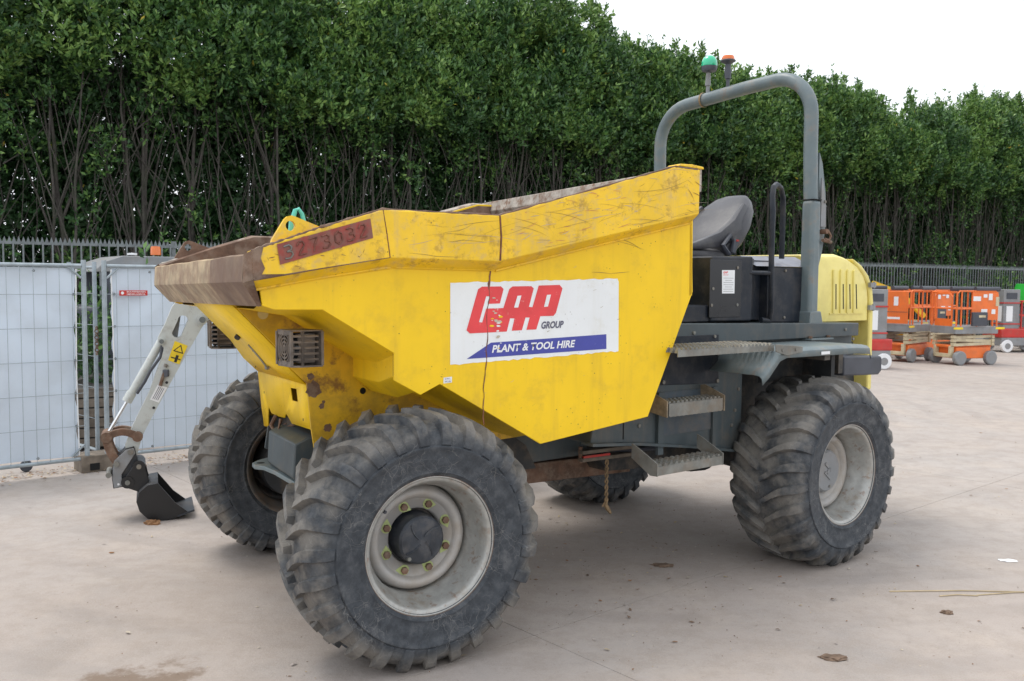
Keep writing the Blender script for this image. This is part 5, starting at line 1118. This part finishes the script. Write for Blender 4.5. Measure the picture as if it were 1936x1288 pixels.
# roll bar
ctl = [(-0.36, 0.690, 1.95), (-0.36, 0.668, 2.30), (-0.36, 0.655, 2.62)]
def arc(c, r_, a0, a1, n=9): return [(-0.36, c[0] + r_ * math.cos(a), c[1] + r_ * math.sin(a)) for a in np.linspace(R(a0), R(a1), n)]
path = [(-0.36, 0.672, 2.30), (-0.36, 0.660, 2.60)] + arc((0.385, 2.870), 0.272, 0, 88) + [(-0.36, 0.1, 3.128)] + arc((-0.41, 2.80), 0.288, 96, 180) + [(-0.36, -0.695, 2.5), (-0.36, -0.700, 2.30)]
rb = rp_('roll_bar', B().tube(path, 0.047, 20), GREYL)
for s in (1, -1):
    y = 0.682 if s > 0 else -0.70
    B().prism([(-0.305, 1.362), (-0.412, 1.362), (-0.410, 2.298), (-0.310, 2.298)], y - 0.050, y + 0.046, 'y').build('roll_bar_leg', GREYL, rb, bevel=0.026, seg=4)
    B().box((-0.36, y, 2.299), (0.097, 0.097, 0.006)).build('joint_gap', SLOT, rb, bevel=0.003)
    B().prism([(-0.285, 1.363), (-0.470, 1.363), (-0.455, 1.44), (-0.418, 1.55), (-0.3, 1.55)], y - 0.075, y + 0.060, 'y').build('roll_bar_foot', GREYL, rb, bevel=0.008)
    B().box((-0.37, y, 1.366), (0.26, 0.22, 0.010)).build('base_plate', GREYL, rb)
    for dx, dy in ((0.10, 0.08), (-0.11, 0.08), (0.10, -0.08), (-0.11, -0.08)): B().lathe([(0.014, 1.371), (0.014, 1.386), (0, 1.387)], 'z', (-0.37 + dx, y + dy, 0), 6).build('foot_bolt', RUST, rb)
    B().prism([(-0.418, 2.62), (-0.455, 2.55), (-0.500, 2.36), (-0.515, 2.20), (-0.510, 2.10), (-0.480, 1.95), (-0.418, 1.78)], y - 0.012, y + 0.012, 'y').build('hinge_plate', GREYL, rb, bevel=0.003)
    B().prism([(-0.418, 2.45), (-0.44, 2.40), (-0.475, 2.26), (-0.480, 2.12), (-0.418, 2.12)], y + 0.025, y + 0.036, 'y').build('hinge_cheek', PGREY, rb, bevel=0.002)
    B().tube([(-0.46, y - 0.03, 2.09), (-0.46, y + 0.06, 2.09)], 0.017, 10).tube([(-0.49, y + 0.045, 2.10), (-0.52, y + 0.05, 2.06), (-0.49, y + 0.055, 2.03), (-0.44, y + 0.055, 2.04)], 0.009, 6).build('hinge_pin', RUST, rb)
    B().tube([(-0.42, y + 0.052, 2.03), (-0.53, y + 0.045, 2.02)], 0.012, 8).build('locking_pin', RUST, rb)
    B().tube([(-0.455, y, 2.29), (-0.455, y + 0.045, 2.29)], 0.010, 8).build('hinge_bolt', GALV, rb)
B().lathe([(0.0545, -0.008), (0.056, 0.0), (0.0545, 0.008)], 'y', (-0.36, -0.27, 3.100), 20).build('strap_band', ROPE, rb)
# beacons
bc = rp_('beacon_mast', B().tube([(-0.36, -0.235, 3.13), (-0.36, -0.235, 3.20)], 0.014, 10).tube([(-0.36, -0.235, 3.20), (-0.36, -0.232, 3.30)], [0.022, 0.016], 10), PGREY)
B().lathe([(0.02, 3.295), (0.052, 3.305), (0.058, 3.325), (0.058, 3.340)], 'z', (-0.36, -0.225, 0), 20).build('beacon_base', CHAR, bc)
B().lathe([(0.057, 3.340), (0.059, 3.350), (0.056, 3.378), (0.045, 3.402), (0.026, 3.416), (0.001, 3.420)], 'z', (-0.36, -0.225, 0), 24).build('green_lens', BEAG, bc)
bc = rp_('beacon_mast', B().tube([(-0.36, -0.05, 3.14), (-0.36, -0.05, 3.24)], 0.013, 10).tube([(-0.36, -0.05, 3.22), (-0.36, -0.052, 3.27), (-0.36, -0.052, 3.335)], [0.022, 0.026, 0.018], 10), CHAR)
B().lathe([(0.018, 3.325), (0.055, 3.345), (0.056, 3.352), (0.050, 3.356)], 'z', (-0.36, -0.052, 0), 20).build('beacon_base', CHAR, bc)
B().lathe([(0.047, 3.356), (0.047, 3.368), (0.040, 3.385), (0.001, 3.388)], 'z', (-0.36, -0.052, 0), 24).build('orange_lens', BEAO, bc)
# rear lamp box and rear underbody, axle
rl = rp_('rear_lamp_box', B().prism([(-0.46, 1.250), (-0.92, 1.235), (-0.94, 1.22), (-0.94, 1.13), (-0.90, 1.105), (-0.46, 1.12)], 0.72, 0.90, 'y'), CHAR, bevel=0.01)
B().box((-0.944, 0.81, 1.175), (0.006, 0.14, 0.07)).build('rear_lamp_lens', RED, rl)
rp_('rear_bracket', B().box((-0.42, 0.80, 1.22), (0.05, 0.20, 0.16)).box((-0.1, 0.72, 1.20), (0.62, 0.03, 0.20)), DARK)
rp_('rear_axle', B().tube([(0, -0.78, WR - 0.02), (0, -0.3, WR - 0.02), (0, 0.3, WR - 0.02), (0, 0.78, WR - 0.02)], [0.11, 0.09, 0.09, 0.11], 16).lathe([(0.0, -0.2), (0.16, -0.12), (0.19, 0), (0.16, 0.12), (0, 0.2)], 'y', (0, 0, WR - 0.02), 20), DARK)
for s in (1, -1): rp_('hub_drum', B().lathe([(0.0, s * 0.80), (0.18, s * 0.80), (0.19, s * 0.86), (0.18, s * 0.98), (0, s * 0.98)], 'y', (0, 0, WR - 0.02), 28), DARK)
rp_('belly_pan', B().prism([(1.38, 0.80), (0.43, 0.68), (0.43, 0.55), (1.25, 0.60)], -0.40, 0.40, 'y'), DARK)

# ------------------------------------------------------------------ access lifts on the right
def scissor(loc, rz, label, base_c, plat_c, rail_c, arm_c, wheel_c, box_right=True, pads=True, door=True, gate=False, L_=1.75, group='scissor lifts parked by the fence', panel=False):
    t = empty('scissor_lift', loc, rz, label, 'scissor lift', group)
    W_ = 0.76
    b = B().box((0, 0, 0.26), (L_ * 0.80, W_ * 0.82, 0.24)).box((0, 0, 0.40), (L_ * 0.96, W_ * 0.62, 0.06)); b.build('chassis', base_c, t, bevel=0.015)
    b = B().box((-L_ / 2 + 0.06, 0, 0.20), (0.10, W_ * 0.66, 0.08)).box((-L_ / 2 + 0.05, 0.22, 0.30), (0.10, 0.06, 0.22)).box((-L_ / 2 + 0.05, -0.22, 0.30), (0.10, 0.06, 0.22)); b.build('end_frame', arm_c, t, bevel=0.006)
    for x in (-L_ * 0.36, L_ * 0.36):
        for y in (-W_ * 0.46, W_ * 0.46):
            wv = B().lathe([(0, -0.055), (0.135, -0.055), (0.155, -0.04), (0.155, 0.04), (0.135, 0.055), (0, 0.055)], 'y', (0, 0, 0), 22).build('wheel', wheel_c, t); wv.location = (x, y, 0.155)
            B().lathe([(0.075, -0.058), (0.075, 0.058)], 'y', n=16, cap=True).build('rim', PGREY, wv)
    for k, z in enumerate((0.45, 0.53, 0.61)):
        for y in (-0.27, 0.27):
            B().box((0, y, z), (L_ * 0.92, 0.05, 0.06), Matrix.Rotation(R(1.6 if k % 2 else -1.6), 3, 'Y')).build('scissor_arm', arm_c, t)
            for x in (-1, 1): B().box((x * L_ * 0.45, y, z), (0.07, 0.09, 0.065)).build('arm_end', arm_c, t)
    b = B().box((0, 0, 0.76), (L_, W_, 0.16)); b.build('platform', plat_c, t, bevel=0.006)
    for x, y, lbl in ((-0.5, -W_ / 2 - 0.002, 0), (0.62, -W_ / 2 - 0.002, 0)):
        B().box((x, y, 0.80), (0.24, 0.004, 0.045)).build('hazard_sticker', YST, t)
    def rail(p, n='guardrail', r_=0.018): B().tube(p, r_, 8).build(n, rail_c, t)
    zt = 1.60
    for y in (-W_ / 2 + 0.02, W_ / 2 - 0.02):
        rail([(-L_ / 2 + 0.03, y, 0.84), (-L_ / 2 + 0.03, y, zt - 0.06), (-L_ / 2 + 0.09, y, zt), (L_ / 2 - 0.09, y, zt), (L_ / 2 - 0.03, y, zt - 0.06), (L_ / 2 - 0.03, y, 0.84)])
        rail([(-L_ / 2 + 0.03, y, 1.22), (L_ / 2 - 0.03, y, 1.22)])
        for x in (-0.42, 0.0, 0.42): rail([(x, y, 0.84), (x, y, zt)])
    for x in (-L_ / 2 + 0.03, L_ / 2 - 0.03):
        rail([(x, -W_ / 2 + 0.02, zt - 0.03), (x, W_ / 2 - 0.02, zt - 0.03)]); rail([(x, -W_ / 2 + 0.02, 1.22), (x, W_ / 2 - 0.02, 1.22)])
    if door:
        b = B(); x = -L_ / 2 + 0.012
        b.box((x, 0, 0.92), (0.02, 0.50, 0.16)); b.build('entry_gate', rail_c, t)
        rail([(x, -0.24, 0.98), (x, -0.24, zt - 0.12), (x, -0.18, zt - 0.06), (x, 0.18, zt - 0.06), (x, 0.24, zt - 0.12), (x, 0.24, 0.98)], 'gate_frame', 0.020)
    if panel:
        B().box((0.19, -W_ / 2 + 0.01, 1.28), (0.68, 0.012, 0.60)).build('side_panel', rail_c, t)
        for dx, dz, w_, h_ in ((0.0, 0.16, 0.20, 0.10), (0.36, 0.20, 0.10, 0.14), (0.55, 0.1, 0.09, 0.2), (0.2, -0.10, 0.16, 0.07), (0.45, -0.12, 0.10, 0.10), (0.22, 0.22, 0.10, 0.07)): B().box((-0.03 + dx, -W_ / 2 + 0.001, 1.28 + dz), (w_, 0.004, h_)).build('notice', WHP if dx < 0.5 else CREAM, t)
        B().box((0.02, -W_ / 2 - 0.03, 1.0), (0.40, 0.06, 0.30)).build('control_box', CHAR, t, bevel=0.01)
        B().box((0.07, -W_ / 2 - 0.062, 1.06), (0.18, 0.003, 0.05)).build('box_sticker', CREAM, t)
    if pads:
        B().tube([(-0.1, 0.30, zt + 0.05), (L_ / 2, 0.30, zt + 0.05)], 0.05, 10).build('foam_guard', CHAR, t)
        B().tube([(-0.05, -0.34, zt + 0.05), (L_ / 2 + 0.02, -0.34, zt + 0.05)], 0.05, 10).build('foam_guard', CHAR, t)
    return t
scissor((9.95, 20.2, 0), R(17), 'orange and cream scissor lift with white notices, the only complete one in view', ORG, PGREY, ORG, CREAM, PGREY, panel=True, L_=1.14)
scissor((8.98, 20.9, 0), R(40), 'scissor lift with plain orange end panel beside the complete one', ORG, PGREY, ORG, CREAM, PGREY, panel=False, door=False, L_=1.15)
o = bpy.context.scene.objects
# end board of the second lift
t2 = [x for x in col.objects if x.name.startswith('scissor_lift') and 'plain orange' in x.get('label', '')][0]
B().box((-0.585, 0.0, 1.22), (0.02, 0.66, 0.72)).build('end_panel', ORG, t2, bevel=0.006); B().box((-0.597, -0.05, 1.36), (0.004, 0.10, 0.20)).build('notice', WHP, t2); B().box((-0.597, 0.0, 0.98), (0.004, 0.30, 0.05)).build('notice', WHP, t2); B().box((-0.597, 0.0, 1.12), (0.004, 0.66, 0.008)).build('panel_joint', CHAR, t2)
text('lettering', 'Lift', WHP, t2, (-0.775, 0.05, 1.18), (0, -1, 0), upv, 0.07, 0.2, shear=0.2) if False else None
scissor((10.15, 22.6, 0), R(30), 'orange scissor lift standing behind the complete one, showing between its rails', ORG, PGREY, ORG, CREAM, PGREY, L_=1.5, door=False, panel=True)
scissor((7.9, 22.0, 0), R(6), 'orange scissor lift with thin guardrails, furthest left, half hidden by the yellow hood', ORG, PGREY, ORG, CREAM, WHP, door=False, L_=1.8)
# red lifts
def mast_lift(loc, rz, label, rails=True, bxo=-0.40):
    t = empty('mast_lift', loc, rz, label, 'access lift', 'red mast lifts')
    B().box((0, 0, 0.28), (1.35, 0.74, 0.22)).build('chassis', PGREY, t, bevel=0.02)
    B().box((0, 0, 0.50), (1.40, 0.76, 0.24)).build('cowl', RED, t, bevel=0.03)
    B().box((bxo, -0.1, 1.12), (0.46, 0.46, 1.02)).build('mast_box', PGREY, t, bevel=0.012)
    B().box((bxo - 0.235, -0.16, 1.0), (0.006, 0.22, 0.40)).build('instruction_sheet', WHP, t); B().box((bxo - 0.06, -0.334, 1.0), (0.18, 0.006, 0.40)).build('instruction_sheet', WHP, t)
    B().box((bxo - 0.01, -0.335, 1.46), (0.30, 0.006, 0.16)).build('vent_grille', CHAR, t)
    for z in (0.74, 1.28): B().box((bxo, -0.1, z), (0.48, 0.50, 0.03)).build('red_band', RED, t)
    for x in (-0.52, 0.52):
        for y in (-0.36, 0.36):
            wv = B().lathe([(0, -0.05), (0.15, -0.05), (0.165, -0.03), (0.165, 0.03), (0.15, 0.05), (0, 0.05)], 'y', n=22).build('wheel', WHP, t); wv.location = (x, y, 0.165)
            B().lathe([(0.08, -0.053), (0.08, 0.053)], 'y', n=14, cap=True).build('rim', PGREY, wv)
    if rails:
        for y in (-0.34, 0.34):
            for z in (0.95, 1.32): B().tube([(-0.12, y, z), (0.66, y, z)], 0.018, 8).build('guardrail', RED, t)
            for x in (-0.12, 0.10, 0.38, 0.66): B().tube([(x, y, 0.62), (x, y, 1.32)], 0.018, 8).build('guardrail', RED, t)
        for z in (0.95, 1.32): B().tube([(0.66, -0.34, z), (0.66, 0.34, z)], 0.018, 8).build('guardrail', RED, t)
    return t
mast_lift((7.02, 18.95, 0), R(4), 'red lift with grey mast box and white sheets right behind the yellow engine hood', False, 0.36)
mast_lift((13.25, 24.1, 0), R(8), 'red lift with tall grey box and red guardrails at the right edge of the photo', True)
# a yellow boom machine behind the orange lifts
yb = empty('boom_lift', (10.0, 23.9, 0), R(10), 'yellow boom machine glimpsed through the rails of the orange scissor lifts', 'boom lift')
B().box((0, 0, 0.55), (1.6, 0.9, 0.5)).build('base', mat('machine_yellow', (0.75, 0.48, 0.03), 0.5), yb, bevel=0.03); YM = yb.children[0].data.materials[0]
B().tube([(-0.7, 0, 1.75), (0.1, 0, 1.5), (0.8, 0, 0.9)], [0.09, 0.08, 0.08], 4).build('boom', YM, yb); B().tube([(-0.7, 0.1, 0.7), (-0.75, 0.1, 1.2), (-0.6, 0.1, 1.75)], 0.09, 4).build('lower_boom', YM, yb)
for x in (-0.6, 0.6):
    for y in (-0.45, 0.45): B().lathe([(0, -0.1), (0.3, -0.1), (0.33, -0.05), (0.33, 0.05), (0.3, 0.1), (0, 0.1)], 'y', (x, y, 0.33), 22).build('wheel', CHAR, yb)
# green container at the right edge
gc = empty('green_container', (14.3, 24.9, 0), R(5), 'bright green tipping container raised behind the red lift at the right edge', 'container')
B().prism([(-0.55, 1.25), (1.2, 1.25), (1.4, 1.78), (-0.38, 1.78)], -0.5, 0.5, 'y').build('tub', GRN, gc, bevel=0.02)
for z in (1.38, 1.50, 1.62): B().box((0.4, -0.51, z), (1.7, 0.02, 0.03)).build('rib', GRN, gc)
B().tube([(-0.48, -0.45, 0), (-0.48, -0.45, 1.95), (1.4, -0.45, 1.98)], 0.03, 6).tube([(1.4, -0.45, 0), (1.4, -0.45, 1.25)], 0.03, 6).build('frame', RUST, gc)
B().box((0.4, 0, 0.6), (1.6, 0.9, 1.1)).build('base', PGREY, gc, bevel=0.02)

# ------------------------------------------------------------------ litter and marks on the concrete
def clod(name, loc, r_, sq_, label, mt=CLOD, cat='mud clod'):
    b = B(); bmesh.ops.create_icosphere(b.bm, subdivisions=3, radius=1)
    for v in b.bm.verts:
        n_ = math.sin(v.co.x * 7.1 + loc[0] * 9) * math.sin(v.co.y * 6.3) * 0.25 + math.sin(v.co.x * 15 + v.co.y * 13) * 0.12 + random.uniform(-0.09, 0.09)
        v.co = Vector((v.co.x * r_ * sq_[0] * (1 + n_), v.co.y * r_ * sq_[1] * (1 + n_), max(v.co.z, -0.1) * r_ * sq_[2] * (1 + n_)))
    o = b.build(name, mt); o.location = (*loc, 0.002); return tag(o, label, cat)
clod('mud_clod', (1.51, 4.16), 0.05, (1.25, 0.75, 0.22), 'crumbled clod of brown mud nearest the camera at the lower right')
clod('mud_clod', (0.94, 5.53), 0.055, (1.2, 0.7, 0.16), 'flat dark mud clod in the shade between the left wheels')
clod('mud_clod', (2.32, 4.76), 0.028, (1.1, 0.8, 0.5), 'small round mud lump below the rear wheel on the right')
clod('mud_clod', (-2.52, 6.36), 0.05, (1.1, 0.6, 0.6), 'brown leafy lump at the heel of the excavator bucket', LEAFD)
p = clod('paper_scrap', (3.15, 5.70), 0.05, (1.1, 0.6, 0.08), 'white flattened scrap of paper at the right edge of the yard', WHP, 'litter')
b = B()
for (x0, y0, x1, y1) in ((2.15, 5.09, 3.0, 5.10), (2.40, 5.02, 2.62, 5.03), (2.62, 5.04, 3.1, 5.11)): b.tube([(x0, y0, 0.004), ((x0 + x1) / 2, (y0 + y1) / 2 + 0.015, 0.006), (x1, y1, 0.004)], 0.0035, 5)
tag(b.build('straw_stalks', STRAW), 'long pale dry stalks lying on the concrete near the right edge', 'straw')
# scattered bits: leaves, crumbs, chips
b = B(); mts = [LEAFD, CLOD, CLOD, STRAW, CONC, SCRG]
for i in range(2600):
    d = random.uniform(3.2, 13); x = random.uniform(-0.62, 0.62) * d; y = d
    if random.random() < 0.35: x, y = random.gauss(0.6, 0.9), random.gauss(5.6, 0.7)
    if y < 3: continue
    if (Vector((x, y, 0)) - FP).dot(FN) > -0.3: continue
    s_ = random.choice((0.0015, 0.002, 0.002, 0.003, 0.003, 0.004, 0.006, 0.011)) * (0.8 + random.random()); a = random.uniform(0, 6.28); mt = random.choice(mts)
    k = random.randint(4, 6); z = random.uniform(0.002, 0.008)
    P_ = [Vector((x + s_ * math.cos(a) * math.cos(q) - 0.45 * s_ * math.sin(a) * math.sin(q) * random.uniform(.6, 1.3), y + s_ * math.sin(a) * math.cos(q) + 0.45 * s_ * math.cos(a) * math.sin(q) * random.uniform(.6, 1.3), z + random.uniform(-0.001, 0.35 * s_))) for q in np.linspace(0, 2 * PI, k + 1)[:-1]]
    c_ = b.bm.verts.new((x, y, 0.0015 + s_ * 0.5)); vs = [b.bm.verts.new(p_) for p_ in P_]; mi = b._mi(mt)
    for q in range(k): b.bm.faces.new((vs[q], vs[(q + 1) % k], c_)).material_index = mi
tag(b.build('yard_litter', None, smooth=False, kind='stuff'), 'fine scatter of dead leaves, crumbs of mud and chips on the concrete', 'litter')
# leaf litter line under the white fence and palisade
b = B()
for i in range(1500):
    t = random.uniform(-3.2, 3.4); q = random.gauss(0.12, 0.14); x = -3.76 + t * cu_ - q * su_ * 1.0; y = 8.06 + t * su_ + q * cu_
    s_ = random.uniform(0.008, 0.022); a = random.uniform(0, 6.28); z = random.uniform(0.003, 0.02)
    b.face([(x + s_ * math.cos(a + w_) * r_, y + s_ * math.sin(a + w_) * r_, z + random.uniform(-0.001, 0.006)) for w_, r_ in ((0, 1), (1.57, 0.5), (3.14, 1), (4.71, 0.5))], mt=random.choice((LEAFD, CLOD, STRAW)))
tag(b.build('leaf_litter', None, smooth=False, kind='stuff'), 'drift of dead leaves collected along the foot of the white fence', 'leaf litter')
